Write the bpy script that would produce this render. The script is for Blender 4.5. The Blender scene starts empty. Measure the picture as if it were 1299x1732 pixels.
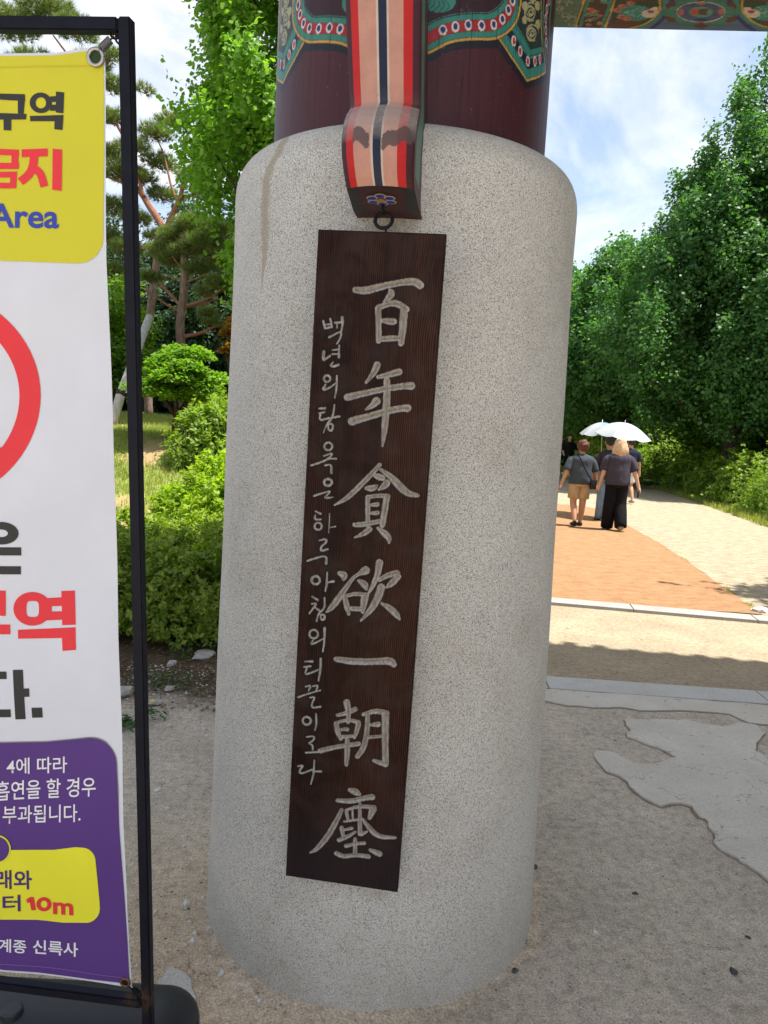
import bpy, bmesh, math, random
import numpy as np
from mathutils import Vector, Matrix
R_ = math.radians
rng = np.random.default_rng(7)
random.seed(7)
sc = bpy.context.scene
COL = sc.collection

# ------------------------------------------------------------------ camera
FPX, CAMZ, PITCH, ROLL = 1250.0, 1.5, R_(6.3), R_(3.0)
_fw = np.array([0, math.cos(PITCH), -math.sin(PITCH)])
_up = np.array([0, math.sin(PITCH), math.cos(PITCH)])
_rt = np.array([1.0, 0, 0])
_R = _rt * math.cos(ROLL) + _up * math.sin(ROLL)
_U = _up * math.cos(ROLL) - _rt * math.sin(ROLL)
cam = bpy.data.cameras.new('camera')
cam.sensor_fit = 'VERTICAL'
cam.sensor_height = 36.0
cam.lens = 36.0 * FPX / 1732.0
cam.clip_start = 0.05
cam.clip_end = 3000
camo = bpy.data.objects.new('camera', cam)
COL.objects.link(camo)
M = Matrix.Identity(4)
for i in range(3):
    M[i][0], M[i][1], M[i][2] = _R[i], _U[i], -_fw[i]
M[2][3] = CAMZ
camo.matrix_world = M
sc.camera = camo

# ------------------------------------------------------------------ light
SUN_EL, SUN_AZ = R_(68), R_(-12)          # azimuth measured from +X towards +Y
sdir = Vector((math.cos(SUN_EL) * math.cos(SUN_AZ), math.cos(SUN_EL) * math.sin(SUN_AZ), math.sin(SUN_EL)))
world = bpy.data.worlds.new('World')
sc.world = world
world.use_nodes = True
wn, wl = world.node_tree.nodes, world.node_tree.links
wn.clear()
wo = wn.new('ShaderNodeOutputWorld')
bg = wn.new('ShaderNodeBackground')
bg.inputs['Strength'].default_value = 0.15
sky = wn.new('ShaderNodeTexSky')
sky.sky_type = 'NISHITA'
sky.sun_disc = False
sky.sun_elevation = SUN_EL
sky.sun_rotation = math.pi / 2 - SUN_AZ
sky.air_density = 1.0
sky.dust_density = 1.6
tc = wn.new('ShaderNodeTexCoord')
sep = wn.new('ShaderNodeSeparateXYZ')
wl.new(tc.outputs['Generated'], sep.inputs[0])
mz = wn.new('ShaderNodeMath'); mz.operation = 'ADD'; mz.inputs[1].default_value = 0.22
wl.new(sep.outputs['Z'], mz.inputs[0])
mm = wn.new('ShaderNodeMath'); mm.operation = 'MAXIMUM'; mm.inputs[1].default_value = 0.1
wl.new(mz.outputs[0], mm.inputs[0])
dv = wn.new('ShaderNodeVectorMath'); dv.operation = 'DIVIDE'
cx = wn.new('ShaderNodeCombineXYZ')
for k in range(3):
    wl.new(mm.outputs[0], cx.inputs[k])
wl.new(tc.outputs['Generated'], dv.inputs[0])
wl.new(cx.outputs[0], dv.inputs[1])
n1 = wn.new('ShaderNodeTexNoise'); n1.inputs['Scale'].default_value = 1.5
n1.inputs['Detail'].default_value = 9; n1.inputs['Roughness'].default_value = 0.58; n1.inputs['Distortion'].default_value = 0.6
wl.new(dv.outputs[0], n1.inputs['Vector'])
cr = wn.new('ShaderNodeValToRGB')
cr.color_ramp.elements[0].position = 0.42; cr.color_ramp.elements[0].color = (0.12,) * 3 + (1,)
cr.color_ramp.elements[1].position = 0.67; cr.color_ramp.elements[1].color = (1, 1, 1, 1)
wl.new(n1.outputs['Fac'], cr.inputs[0])
n2 = wn.new('ShaderNodeTexNoise'); n2.inputs['Scale'].default_value = 4.0; n2.inputs['Detail'].default_value = 6
wl.new(dv.outputs[0], n2.inputs['Vector'])
cc = wn.new('ShaderNodeValToRGB')
cc.color_ramp.elements[0].position = 0.3; cc.color_ramp.elements[0].color = (1.95, 2.05, 2.35, 1)
cc.color_ramp.elements[1].position = 0.6; cc.color_ramp.elements[1].color = (2.95, 2.85, 2.8, 1)
wl.new(n2.outputs['Fac'], cc.inputs[0])
mx = wn.new('ShaderNodeMix'); mx.data_type = 'RGBA'
blue = wn.new('ShaderNodeMix'); blue.data_type = 'RGBA'; blue.blend_type = 'MULTIPLY'
blue.inputs[0].default_value = 1.0
blue.inputs[7].default_value = (.50, .49, .47, 1)
wl.new(sky.outputs[0], blue.inputs[6])
wl.new(cr.outputs[0], mx.inputs[0])
wl.new(blue.outputs[2], mx.inputs[6])
wl.new(cc.outputs[0], mx.inputs[7])
wl.new(mx.outputs[2], bg.inputs['Color'])
wl.new(bg.outputs[0], wo.inputs[0])
sun = bpy.data.lights.new('sun', 'SUN')
sun.energy = 2.9
sun.angle = R_(0.5)
sun.color = (1.0, 0.955, 0.88)
suno = bpy.data.objects.new('sun', sun)
suno.rotation_euler = (-sdir).to_track_quat('-Z', 'Y').to_euler()
suno.location = (8, 4, 12)
COL.objects.link(suno)
sc.view_settings.view_transform = 'Standard'
sc.view_settings.look = 'None'
sc.view_settings.exposure = 1.76
sc.view_settings.gamma = 1.0
sc.view_settings.use_curve_mapping = False

# ------------------------------------------------------------------ geometry of the view (used to read real positions)
def ray(px, py):
    return _fw + _R * (px - 649.5) / FPX - _U * (py - 866) / FPX
CAM = np.array([0, 0, CAMZ])
def on_ground(px, py, z=0.0):
    d = ray(px, py)
    return CAM + d * ((z - CAMZ) / d[2])
def at_depth(px, py, Y):
    d = ray(px, py)
    return CAM + d * (Y / d[1])
class Plane:
    def __init__(s, o, u, v):
        s.o = np.array(o, float); s.u = np.array(u, float); s.v = np.array(v, float)
        s.u /= np.linalg.norm(s.u); s.v /= np.linalg.norm(s.v); s.n = np.cross(s.u, s.v)
    def uv(s, px, py):
        d = ray(px, py)
        t = ((s.o - CAM) @ s.n) / (d @ s.n)
        p = CAM + d * t - s.o
        return np.array([p @ s.u, p @ s.v])
    def mat(s):
        m = Matrix.Identity(4)
        for i in range(3):
            m[i][0], m[i][1], m[i][2], m[i][3] = s.u[i], s.v[i], s.n[i], s.o[i]
        return m

# ------------------------------------------------------------------ helpers
def tag(o, label=None, cat=None, group=None, kind=None):
    if label: o['label'] = label
    if cat: o['category'] = cat
    if group: o['group'] = group
    if kind: o['kind'] = kind
    return o
def empty(name, loc=(0, 0, 0), rz=0.0):
    o = bpy.data.objects.new(name, None)
    o.empty_display_size = 0.1
    o.location = loc; o.rotation_euler = (0, 0, rz)
    COL.objects.link(o)
    return o
def link(name, me, parent=None, mat=None):
    o = bpy.data.objects.new(name, me)
    COL.objects.link(o)
    if parent: o.parent = parent
    if mat is not None:
        for m in (mat if isinstance(mat, (list, tuple)) else [mat]):
            me.materials.append(m)
    return o
def mk(name, V, F, mat=None, parent=None, smooth=False, mi=None, attrs=None, cols=None):
    """V (n,3); F either (m,k) int array or list of lists"""
    V = np.asarray(V, np.float32)
    me = bpy.data.meshes.new(name)
    if isinstance(F, np.ndarray) and F.ndim == 2:
        m, k = F.shape
        me.vertices.add(len(V)); me.vertices.foreach_set('co', V.ravel())
        me.loops.add(m * k); me.loops.foreach_set('vertex_index', F.ravel().astype(np.int32))
        me.polygons.add(m)
        me.polygons.foreach_set('loop_start', np.arange(0, m * k, k, dtype=np.int32))
        me.polygons.foreach_set('loop_total', np.full(m, k, np.int32))
    else:
        me.from_pydata([tuple(map(float, v)) for v in V], [], [tuple(int(i) for i in f) for f in F])
    if mi is not None:
        me.polygons.foreach_set('material_index', np.asarray(mi, np.int32))
    if smooth:
        me.polygons.foreach_set('use_smooth', np.ones(len(me.polygons), bool))
    me.update(calc_edges=True)
    if attrs:
        for n, a in attrs.items():
            at = me.attributes.new(n, 'FLOAT', 'POINT')
            at.data.foreach_set('value', np.asarray(a, np.float32))
    if cols is not None:
        c4 = np.ones((len(V), 4), np.float32); c4[:, :3] = cols
        at = me.attributes.new('col', 'FLOAT_COLOR', 'POINT')
        at.data.foreach_set('color', c4.ravel())
    return link(name, me, parent, mat)
def grid_faces(nx, ny):
    i = np.arange(nx - 1)[None, :] + nx * np.arange(ny - 1)[:, None]
    i = i.ravel()
    return np.stack([i, i + 1, i + 1 + nx, i + nx], 1)
class MB:
    """collects simple solids into one mesh"""
    def __init__(s): s.V = []; s.F = []; s.mi = []
    def add(s, V, F, m=0):
        b = len(s.V)
        s.V += [tuple(map(float, v)) for v in V]
        s.F += [[b + i for i in f] for f in F]; s.mi += [m] * len(F)
    def box(s, x0, x1, y0, y1, z0, z1, m=0, bev=0.0):
        if bev <= 0:
            V = [(x0, y0, z0), (x1, y0, z0), (x1, y1, z0), (x0, y1, z0), (x0, y0, z1), (x1, y0, z1), (x1, y1, z1), (x0, y1, z1)]
            F = [[0, 3, 2, 1], [4, 5, 6, 7], [0, 1, 5, 4], [1, 2, 6, 5], [2, 3, 7, 6], [3, 0, 4, 7]]
            s.add(V, F, m); return
        bm = bmesh.new()
        bmesh.ops.create_cube(bm, size=1)
        for v in bm.verts:
            v.co = Vector(((x0 + x1) / 2 + v.co.x * (x1 - x0), (y0 + y1) / 2 + v.co.y * (y1 - y0), (z0 + z1) / 2 + v.co.z * (z1 - z0)))
        bmesh.ops.bevel(bm, geom=bm.edges[:], offset=bev, segments=2, affect='EDGES', profile=0.6)
        bm.verts.index_update()
        s.add([v.co for v in bm.verts], [[v.index for v in f.verts] for f in bm.faces], m)
        bm.free()
    def tube(s, pts, rad, seg=8, m=0, cap=True, flat=None):
        pts = [np.array(p, float) for p in pts]
        n = len(pts)
        if np.isscalar(rad): rad = [rad] * n
        V = []
        prev = None
        for i, p in enumerate(pts):
            t = pts[min(i + 1, n - 1)] - pts[max(i - 1, 0)]
            t = t / (np.linalg.norm(t) + 1e-9)
            if prev is None:
                a = np.array([0, 0, 1.]) if abs(t[2]) < .9 else np.array([1., 0, 0])
                if flat is not None: a = np.array(flat, float)
            else: a = prev
            x = a - t * (a @ t); x /= (np.linalg.norm(x) + 1e-9); prev = x
            y = np.cross(t, x)
            r = rad[i]
            rx, ry = (r, r) if np.isscalar(r) else r
            for k in range(seg):
                q = 2 * math.pi * k / seg
                V.append(p + x * rx * math.cos(q) + y * ry * math.sin(q))
        F = []
        for i in range(n - 1):
            for k in range(seg):
                a = i * seg + k; b = i * seg + (k + 1) % seg
                F.append([a, b, b + seg, a + seg])
        if cap:
            F.append(list(range(seg))[::-1]); F.append([(n - 1) * seg + k for k in range(seg)])
        s.add(V, F, m)
    def lathe(s, prof, seg=32, c=(0, 0), m=0, a0=0, a1=2 * math.pi):
        V = []
        full = abs(a1 - a0 - 2 * math.pi) < 1e-6
        ns = seg if full else seg + 1
        for r, z in prof:
            for k in range(ns):
                q = a0 + (a1 - a0) * k / seg
                V.append((c[0] + r * math.cos(q), c[1] + r * math.sin(q), z))
        F = []
        for i in range(len(prof) - 1):
            for k in range(seg):
                a = i * ns + k; b = i * ns + (k + 1) % ns
                F.append([a, b, b + ns, a + ns])
        s.add(V, F, m)
    def build(s, name, mat=None, parent=None, smooth=False):
        me = bpy.data.meshes.new(name)
        me.from_pydata(s.V, [], s.F)
        me.polygons.foreach_set('material_index', np.array(s.mi, np.int32))
        if smooth:
            me.polygons.foreach_set('use_smooth', np.ones(len(me.polygons), bool))
        me.update()
        o = link(name, me, parent, mat)
        if smooth == 'auto':
            try: me.set_sharp_from_angle(angle=R_(38))
            except Exception: pass
        return o

# ------------------------------------------------------------------ materials
def mat(name, col=(.5, .5, .5), rough=0.8, metal=0.0, spec=0.3, **k):
    m = bpy.data.materials.new(name); m.use_nodes = True
    b = m.node_tree.nodes['Principled BSDF']
    b.inputs['Base Color'].default_value = tuple(col) + (1,)
    b.inputs['Roughness'].default_value = rough
    b.inputs['Metallic'].default_value = metal
    b.inputs['Specular IOR Level'].default_value = spec
    m.diffuse_color = tuple(col) + (1,)
    return m
def N(m, t, **k):
    n = m.node_tree.nodes.new(t)
    for a, v in k.items():
        if a in n.inputs: n.inputs[a].default_value = v
        else: setattr(n, a, v)
    return n
def L(m, a, b): m.node_tree.links.new(a, b)
def bsdf(m): return m.node_tree.nodes['Principled BSDF']
def coords(m, scale=(1, 1, 1), world=False):
    if world:
        g = N(m, 'ShaderNodeNewGeometry'); src = g.outputs['Position']
    else:
        t = N(m, 'ShaderNodeTexCoord'); src = t.outputs['Object']
    mp = N(m, 'ShaderNodeMapping'); mp.inputs['Scale'].default_value = scale
    L(m, src, mp.inputs[0]); return mp.outputs[0]
def noise(m, vec, scale, detail=4, rough=0.55, dist=0.0):
    n = N(m, 'ShaderNodeTexNoise'); n.inputs['Scale'].default_value = scale
    n.inputs['Detail'].default_value = detail; n.inputs['Roughness'].default_value = rough
    n.inputs['Distortion'].default_value = dist
    L(m, vec, n.inputs['Vector']); return n.outputs['Fac']
def ramp(m, fac, stops, interp='LINEAR'):
    r = N(m, 'ShaderNodeValToRGB'); cr = r.color_ramp; cr.interpolation = interp
    while len(cr.elements) < len(stops): cr.elements.new(0.5)
    for e, (p, c) in zip(cr.elements, stops):
        e.position = p; e.color = (c, c, c, 1) if np.isscalar(c) else tuple(c) + (1,)
    L(m, fac, r.inputs[0]); return r.outputs[0]
def mix(m, f, a, b, mode='MIX'):
    x = N(m, 'ShaderNodeMix'); x.data_type = 'RGBA'; x.blend_type = mode
    for sock, v in ((x.inputs[0], f), (x.inputs[6], a), (x.inputs[7], b)):
        if hasattr(v, 'is_linked') or hasattr(v, 'links'): L(m, v, sock)
        elif np.isscalar(v): sock.default_value = v
        else: sock.default_value = tuple(v) + (1,)
    return x.outputs[2]
def math_(m, op, a, b=None):
    x = N(m, 'ShaderNodeMath'); x.operation = op
    for s, v in ((x.inputs[0], a), (x.inputs[1], b)):
        if v is None: continue
        if hasattr(v, 'links'): L(m, v, s)
        else: s.default_value = v
    return x.outputs[0]
def attr(m, n, out='Fac'):
    a = N(m, 'ShaderNodeAttribute'); a.attribute_name = n; return a.outputs[out]
def bump(m, h, strength=0.3, dist=0.005, base=None):
    b = N(m, 'ShaderNodeBump'); b.inputs['Strength'].default_value = strength
    b.inputs['Distance'].default_value = dist
    L(m, h, b.inputs['Height']); L(m, b.outputs[0], (base or bsdf(m)).inputs['Normal'])
def setcol(m, c): L(m, c, bsdf(m).inputs['Base Color'])

# granite of the pillar base
def granite(name, tone=1.0, warm=0.0, stains=True, world=False):
    m = mat(name, (.4, .4, .39), .82, spec=.25)
    v = coords(m, world=world)
    big = noise(m, v, 3.0, 3)
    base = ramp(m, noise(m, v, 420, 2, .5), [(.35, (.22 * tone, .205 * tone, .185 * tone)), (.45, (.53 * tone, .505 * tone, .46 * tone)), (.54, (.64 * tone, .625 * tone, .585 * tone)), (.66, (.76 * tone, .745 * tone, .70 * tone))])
    vo = N(m, 'ShaderNodeTexVoronoi'); vo.inputs['Scale'].default_value = 230; L(m, v, vo.inputs['Vector'])
    rnd = N(m, 'ShaderNodeSeparateColor'); L(m, vo.outputs['Color'], rnd.inputs[0])
    spk = math_(m, 'GREATER_THAN', rnd.outputs[0], .80)
    near = math_(m, 'LESS_THAN', vo.outputs['Distance'], .38)
    f = math_(m, 'MULTIPLY', spk, near)
    c = mix(m, math_(m, 'MULTIPLY', f, .75), base, (.13, .125, .12))
    c = mix(m, 1.0, c, ramp(m, noise(m, v, 4.0, 6, .65), [(.3, (.88, .86, .83)), (.5, (1, 1, 1)), (.72, (1.06, 1.06, 1.05))]), 'MULTIPLY')
    if stains:
        st = attr(m, 'stain')
        nz = noise(m, coords(m, (1, 1, .35)), 26, 5, .7)
        sf = ramp(m, math_(m, 'ADD', st, math_(m, 'MULTIPLY', math_(m, 'SUBTRACT', noise(m, coords(m, (1, 1, .5)), 45, 7, .8), .5), 2.2)), [(.30, 0.0), (.75, 1.0)])
        sf = math_(m, 'MULTIPLY', sf, math_(m, 'GREATER_THAN', st, .02))
        c = mix(m, math_(m, 'MULTIPLY', sf, .62), c, (.30, .235, .14))
        gr = attr(m, 'damp')
        gr = math_(m, 'MULTIPLY', gr, ramp(m, noise(m, v, 11, 6, .7), [(.3, .25), (.65, 1.0)]))
        c = mix(m, math_(m, 'MULTIPLY', gr, .75), c, (.33, .29, .215))
    setcol(m, c)
    bump(m, noise(m, v, 260, 3), .35, .0015)
    return m
M_gran = granite('granite', .93)
M_slab_sun = granite('sun_toned_slab', .55, stains=False, world=True)  # slab granite darkened in colour for the far strip in full sun
M_slab_shade = granite('shade_lifted_slab', .86, stains=False, world=True)  # same granite made paler to lift the near strip in roof shade

def vcol_mat(name, rough=.6, grain=True, spec=.3, wear=0.0, scale=(60, 60, 3)):
    m = mat(name, rough=rough, spec=spec)
    c = attr(m, 'col', 'Color')
    v = coords(m)
    if grain:
        g = noise(m, coords(m, scale), 1.0, 5, .6)
        c = mix(m, 1.0, c, ramp(m, g, [(.3, (.72, .72, .72)), (.55, (1, 1, 1)), (.75, (1.12, 1.12, 1.12))]), 'MULTIPLY')
        bump(m, g, .25, .003)
    if wear:
        w = ramp(m, noise(m, v, 55, 6, .75), [(.62, 0.0), (.72, wear)])
        c = mix(m, w, c, (.30, .24, .22))
    setcol(m, c)
    return m
M_pillar = vcol_mat('painted_pillar', .45, wear=.35)
M_lintel = vcol_mat('painted_lintel', .6, grain=True, wear=.25, scale=(3, 60, 60))

def paint(name, col, rough=.5, wear=.6, dark=(.12, .08, .07)):
    m = mat(name, col, rough, spec=.3)
    v = coords(m)
    n = noise(m, v, 18, 6, .7)
    c = mix(m, ramp(m, noise(m, v, 90, 5, .8, .4), [(.64, 0.0), (.70, wear)]), col, dark)
    c = mix(m, 1.0, c, ramp(m, n, [(.3, (.85, .84, .83)), (.6, (1.03, 1.03, 1.03))]), 'MULTIPLY')
    d = attr(m, 'dust')
    f = math_(m, 'MULTIPLY', d, ramp(m, noise(m, v, 60, 5, .7), [(.3, .45), (.65, 1.0)]))
    c = mix(m, f, c, (.36, .31, .27))
    s = attr(m, 'smear')
    f = ramp(m, math_(m, 'ADD', s, math_(m, 'MULTIPLY', math_(m, 'SUBTRACT', noise(m, v, 60, 7, .8), .5), 2.4)), [(.42, 0.0), (.62, .88)])
    f = math_(m, 'MULTIPLY', f, math_(m, 'GREATER_THAN', s, .04))
    c = mix(m, f, c, (.085, .058, .052))
    setcol(m, c)
    bump(m, n, .2, .002)
    return m
M_maroon = paint('maroon_paint', (.055, .012, .016))
M_red = paint('red_paint', (.50, .012, .01))
M_pink = paint('pink_paint', (.52, .26, .19))
M_cream = paint('cream_paint', (.55, .46, .36))
M_navy = paint('navy_paint', (.012, .016, .04))
M_green = paint('green_paint', (.075, .20, .155))
M_blackp = paint('black_paint', (.018, .018, .022))
M_bblue = paint('blue_paint', (.03, .05, .32), wear=0)
M_gold = paint('ochre_paint', (.42, .23, .05), wear=0)

# carved board wood
M_wood = mat('dark_board_wood', (.06, .025, .018), .7, spec=.12)
def _wood():
    m = M_wood
    v = coords(m, (1, 1, 1))
    d1 = noise(m, v, 4.0, 2)
    mp = N(m, 'ShaderNodeMapping'); mp.inputs['Scale'].default_value = (1.0, .045, 1.0)
    t = N(m, 'ShaderNodeTexCoord')
    off = N(m, 'ShaderNodeVectorMath'); off.operation = 'SCALE'; off.inputs[3].default_value = .06
    nn = N(m, 'ShaderNodeTexNoise'); nn.inputs['Scale'].default_value = 2.5; nn.inputs['Detail'].default_value = 2
    L(m, t.outputs['Object'], nn.inputs['Vector']); L(m, nn.outputs['Color'], off.inputs[0])
    ad = N(m, 'ShaderNodeVectorMath'); L(m, t.outputs['Object'], ad.inputs[0]); L(m, off.outputs[0], ad.inputs[1])
    L(m, ad.outputs[0], mp.inputs[0])
    w = N(m, 'ShaderNodeTexWave'); w.bands_direction = 'X'; w.inputs['Scale'].default_value = 70
    w.inputs['Distortion'].default_value = 3.0; w.inputs['Detail'].default_value = 3; w.inputs['Detail Scale'].default_value = 2.0
    L(m, mp.outputs[0], w.inputs['Vector'])
    fine = noise(m, mp.outputs[0], 330, 4, .6)
    big = noise(m, mp.outputs[0], 14, 4, .6)
    c = ramp(m, w.outputs['Fac'], [(0.1, (.012, .005, .004)), (.55, (.026, .0095, .006)), (1, (.052, .019, .010))])
    c = mix(m, 1.0, c, ramp(m, fine, [(.3, (.5, .5, .5)), (.6, (1.15, 1.1, 1.1))]), 'MULTIPLY')
    c = mix(m, 1.0, c, ramp(m, big, [(.35, (.45, .42, .45)), (.6, (1.25, 1.2, 1.15))]), 'MULTIPLY')
    pat = ramp(m, noise(m, v, 9, 4, .6, .5), [(.45, 0), (.7, .55)])
    c = mix(m, pat, c, (.050, .032, .027))
    a = attr(m, 'halo'); c = mix(m, a, c, (.008, .007, .008))
    low = attr(m, 'low'); c = mix(m, low, c, (.020, .014, .017))
    p = attr(m, 'paint')
    g = ramp(m, noise(m, coords(m, (1, .3, 1)), 170, 4, .6), [(.3, (.20, .18, .16)), (.55, (.38, .36, .325)), (.75, (.50, .48, .45))])
    g = mix(m, attr(m, 'groove'), g, (.17, .095, .04))
    c = mix(m, p, c, g)
    setcol(m, c)
    L(m, ramp(m, p, [(0, .5), (1, .8)]), bsdf(m).inputs['Roughness'])
    bump(m, math_(m, 'ADD', math_(m, 'MULTIPLY', w.outputs['Fac'], .5), fine), .35, .0025)
_wood()

M_black = mat('black_metal', (.012, .013, .018), .5, spec=.16)
def _blk():
    m = M_black; v = coords(m)
    n = noise(m, v, 30, 6, .7)
    c = ramp(m, n, [(.3, (.003, .004, .009)), (.7, (.007, .009, .018))])
    r = attr(m, 'rust')
    f = math_(m, 'MULTIPLY', r, ramp(m, noise(m, v, 45, 5, .75), [(.42, 0), (.55, 1)]))
    c = mix(m, f, c, (.11, .055, .018))
    setcol(m, c)
_blk()
M_iron = mat('wrought_iron', (.012, .011, .011), .6, metal=.3)
M_plastic = mat('black_plastic', (.022, .024, .028), .42, spec=.4)
bump(M_plastic, noise(M_plastic, coords(M_plastic), 160, 3), .08, .001)
M_steel = mat('steel', (.45, .43, .40), .35, metal=.9)
M_brass = mat('rusty_eyelet', (.20, .10, .045), .5, metal=.7)
M_spring = mat('grey_spring', (.16, .16, .17), .5, metal=.5)
def cloth(name, col, rough=.55, spec=.35):
    m = mat(name, col, rough, spec=spec)
    v = coords(m)
    n = noise(m, v, 7, 4, .6)
    setcol(m, mix(m, 1.0, col, ramp(m, n, [(.3, (.95, .95, .95)), (.7, (1.02, 1.02, 1.02))]), 'MULTIPLY'))
    w = N(m, 'ShaderNodeTexWave'); w.inputs['Scale'].default_value = 320; L(m, v, w.inputs['Vector'])
    bump(m, w.outputs['Fac'], .05, .0005)
    return m
M_bwhite = cloth('banner_white', (.65, .68, .76))
M_byel = cloth('banner_yellow', (.60, .57, .025))
M_byel2 = cloth('banner_bright_yellow', (.80, .78, .035))
M_bpur = cloth('banner_purple', (.092, .036, .215))
M_bpur2 = cloth('print_purple', (.07, .03, .17))
M_pblk = cloth('print_black', (.028, .029, .032))
M_pred = cloth('print_red', (.74, .035, .05))
M_pblue = cloth('print_blue', (.03, .06, .38))
M_pwht = cloth('print_white', (.78, .78, .82))
M_pgrey = cloth('print_outline', (.25, .25, .24))

def leaf_mat(name, c0, c1, trans=.45, rough=.5, spec=.35):
    m = mat(name, c0, rough, spec=spec)
    g = N(m, 'ShaderNodeNewGeometry')
    c = ramp(m, g.outputs['Random Per Island'], [(0, c0), (1, c1)])
    nz = noise(m, coords(m), 1.4, 2)
    c = mix(m, 1.0, c, ramp(m, nz, [(.3, (.8, .85, .8)), (.7, (1.15, 1.1, 1.1))]), 'MULTIPLY')
    setcol(m, c)
    tr = N(m, 'ShaderNodeBsdfTranslucent')
    tcx = mix(m, 1.0, c, (1.5, 1.7, .6), 'MULTIPLY'); L(m, tcx, tr.inputs['Color'])
    ms = N(m, 'ShaderNodeMixShader'); ms.inputs[0].default_value = trans
    out = [n for n in m.node_tree.nodes if n.type == 'OUTPUT_MATERIAL'][0]
    L(m, bsdf(m).outputs[0], ms.inputs[1]); L(m, tr.outputs[0], ms.inputs[2]); L(m, ms.outputs[0], out.inputs[0])
    return m
M_ginkgo = leaf_mat('ginkgo_leaf', (.12, .26, .025), (.21, .37, .05), .5)
M_ginkgo_d = leaf_mat('dark_ginkgo_leaf', (.045, .145, .045), (.115, .24, .062), .42)
M_needle = leaf_mat('pine_needle', (.10, .15, .045), (.20, .24, .08), .3)
M_mapleg = leaf_mat('maple_leaf', (.11, .23, .02), (.18, .30, .03), .5)
M_mapleo = leaf_mat('orange_maple_leaf', (.28, .10, .02), (.20, .14, .03), .45)
M_azalea = leaf_mat('azalea_leaf', (.12, .21, .025), (.34, .40, .06), .45)
M_yellowl = leaf_mat('yellow_green_leaf', (.22, .34, .02), (.34, .44, .03), .5)
M_hedge = leaf_mat('hedge_leaf', (.12, .23, .028), (.30, .38, .055), .45)
M_darkfol = leaf_mat('dark_evergreen_leaf', (.018, .05, .016), (.035, .08, .025), .25)
M_grass = leaf_mat('grass_blade', (.19, .25, .04), (.36, .36, .11), .4)
M_weed = leaf_mat('weed_leaf', (.03, .09, .02), (.06, .14, .03), .3)
def bark(name, c0, c1):
    m = mat(name, c0, .9, spec=.1)
    n = noise(m, coords(m, (1, 1, .25)), 30, 5, .7)
    setcol(m, ramp(m, n, [(.35, c0), (.65, c1)])); bump(m, n, .6, .02)
    return m
M_bark = bark('ginkgo_bark', (.035, .028, .022), (.09, .075, .06))
M_pbark = bark('pine_bark', (.13, .085, .065), (.28, .20, .16))
M_pbark_r = bark('red_pine_bark', (.20, .085, .05), (.33, .17, .12))
M_pole = bark('weathered_pole', (.30, .28, .25), (.50, .48, .44))
M_twig = bark('shrub_stem', (.03, .02, .015), (.08, .055, .035))

# ------------------------------------------------------------------ terrain
def smooth(a, b, x):
    t = np.clip((x - a) / (b - a), 0, 1); return t * t * (3 - 2 * t)
def hill(X, Y):
    h = np.interp(Y, [-50, 4.7, 5.6, 7, 9.5, 13, 40, 3000], [0, 0, .1, .58, 1.25, 1.5, 2.2, 2.2])
    side = smooth(-.16, -.05, -(X / np.maximum(Y, .1)) - .1)
    side = np.where(Y < 1, 0, side)
    return h * side
def terrain(X, Y):
    X = np.asarray(X, float); Y = np.asarray(Y, float)
    z = hill(X, Y)
    return z
def wob(x, y, s=1.0, k=0):
    return (np.sin(x * 1.7 * s + 1.3 * k) * np.cos(y * 2.3 * s + k) + .5 * np.sin(x * 4.1 * s + y * 3.3 * s + 2 * k) + .3 * np.sin(x * 9.7 * s - y * 8.1 * s + k)) / 1.8

xs = np.unique(np.concatenate([-np.geomspace(6, 2500, 30), np.linspace(-6, 6, 220), np.geomspace(6, 2500, 30)]))
ys = np.unique(np.concatenate([-np.geomspace(3, 2000, 20), np.linspace(-3, 3, 60), np.linspace(3, 16, 220), np.geomspace(16, 2500, 40)]))
GX, GY = np.meshgrid(xs, ys)
GZ = terrain(GX, GY)
lawn = smooth(6.1, 6.5, GY + .25 * wob(GX, GY, 1.0)) * (GZ > .02)
soil = smooth(3.55, 4.0, GY + .2 * wob(GX, GY, 2.0, 1) + .18 * (GX + 1)) * (GX < -.25) * (1 - lawn)
BAREX, BAREY = at_depth(283, 752, 9.0)[0], 9.0
def baref(X, Y): return np.clip(smooth(.25, .6, wob(X * .8 + .4, Y * .8, 1.2, 3)) + smooth(1.1, .5, np.hypot((X - BAREX) / .55, (Y - BAREY) / .8) + .2 * wob(X * 5, Y * 5)), 0, 1)
bare = baref(GX, GY)
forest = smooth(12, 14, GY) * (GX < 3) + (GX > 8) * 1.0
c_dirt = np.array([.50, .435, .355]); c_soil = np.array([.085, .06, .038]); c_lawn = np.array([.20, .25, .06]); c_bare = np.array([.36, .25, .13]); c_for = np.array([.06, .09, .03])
C = np.zeros(GX.shape + (3,)) + c_dirt
def lerp(C, c, f): return C * (1 - f[..., None]) + c * f[..., None]
warm = smooth(1.4, .3, np.hypot((GX + .75), (GY - 1.6))) * .9
C = lerp(C, np.array([.60, .48, .34]), warm)
sandzone = smooth(4.2, 4.35, GY) * (GX > -.3)
C = lerp(C, np.array([.36, .295, .205]), sandzone)
C = lerp(C, c_soil, soil)
C = lerp(C, c_lawn, lawn); C = lerp(C, c_bare, lawn * bare * .85)
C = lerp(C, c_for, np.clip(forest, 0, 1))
M_ground = mat('ground_earth', (.36, .33, .28), .95, spec=.15)
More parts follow.
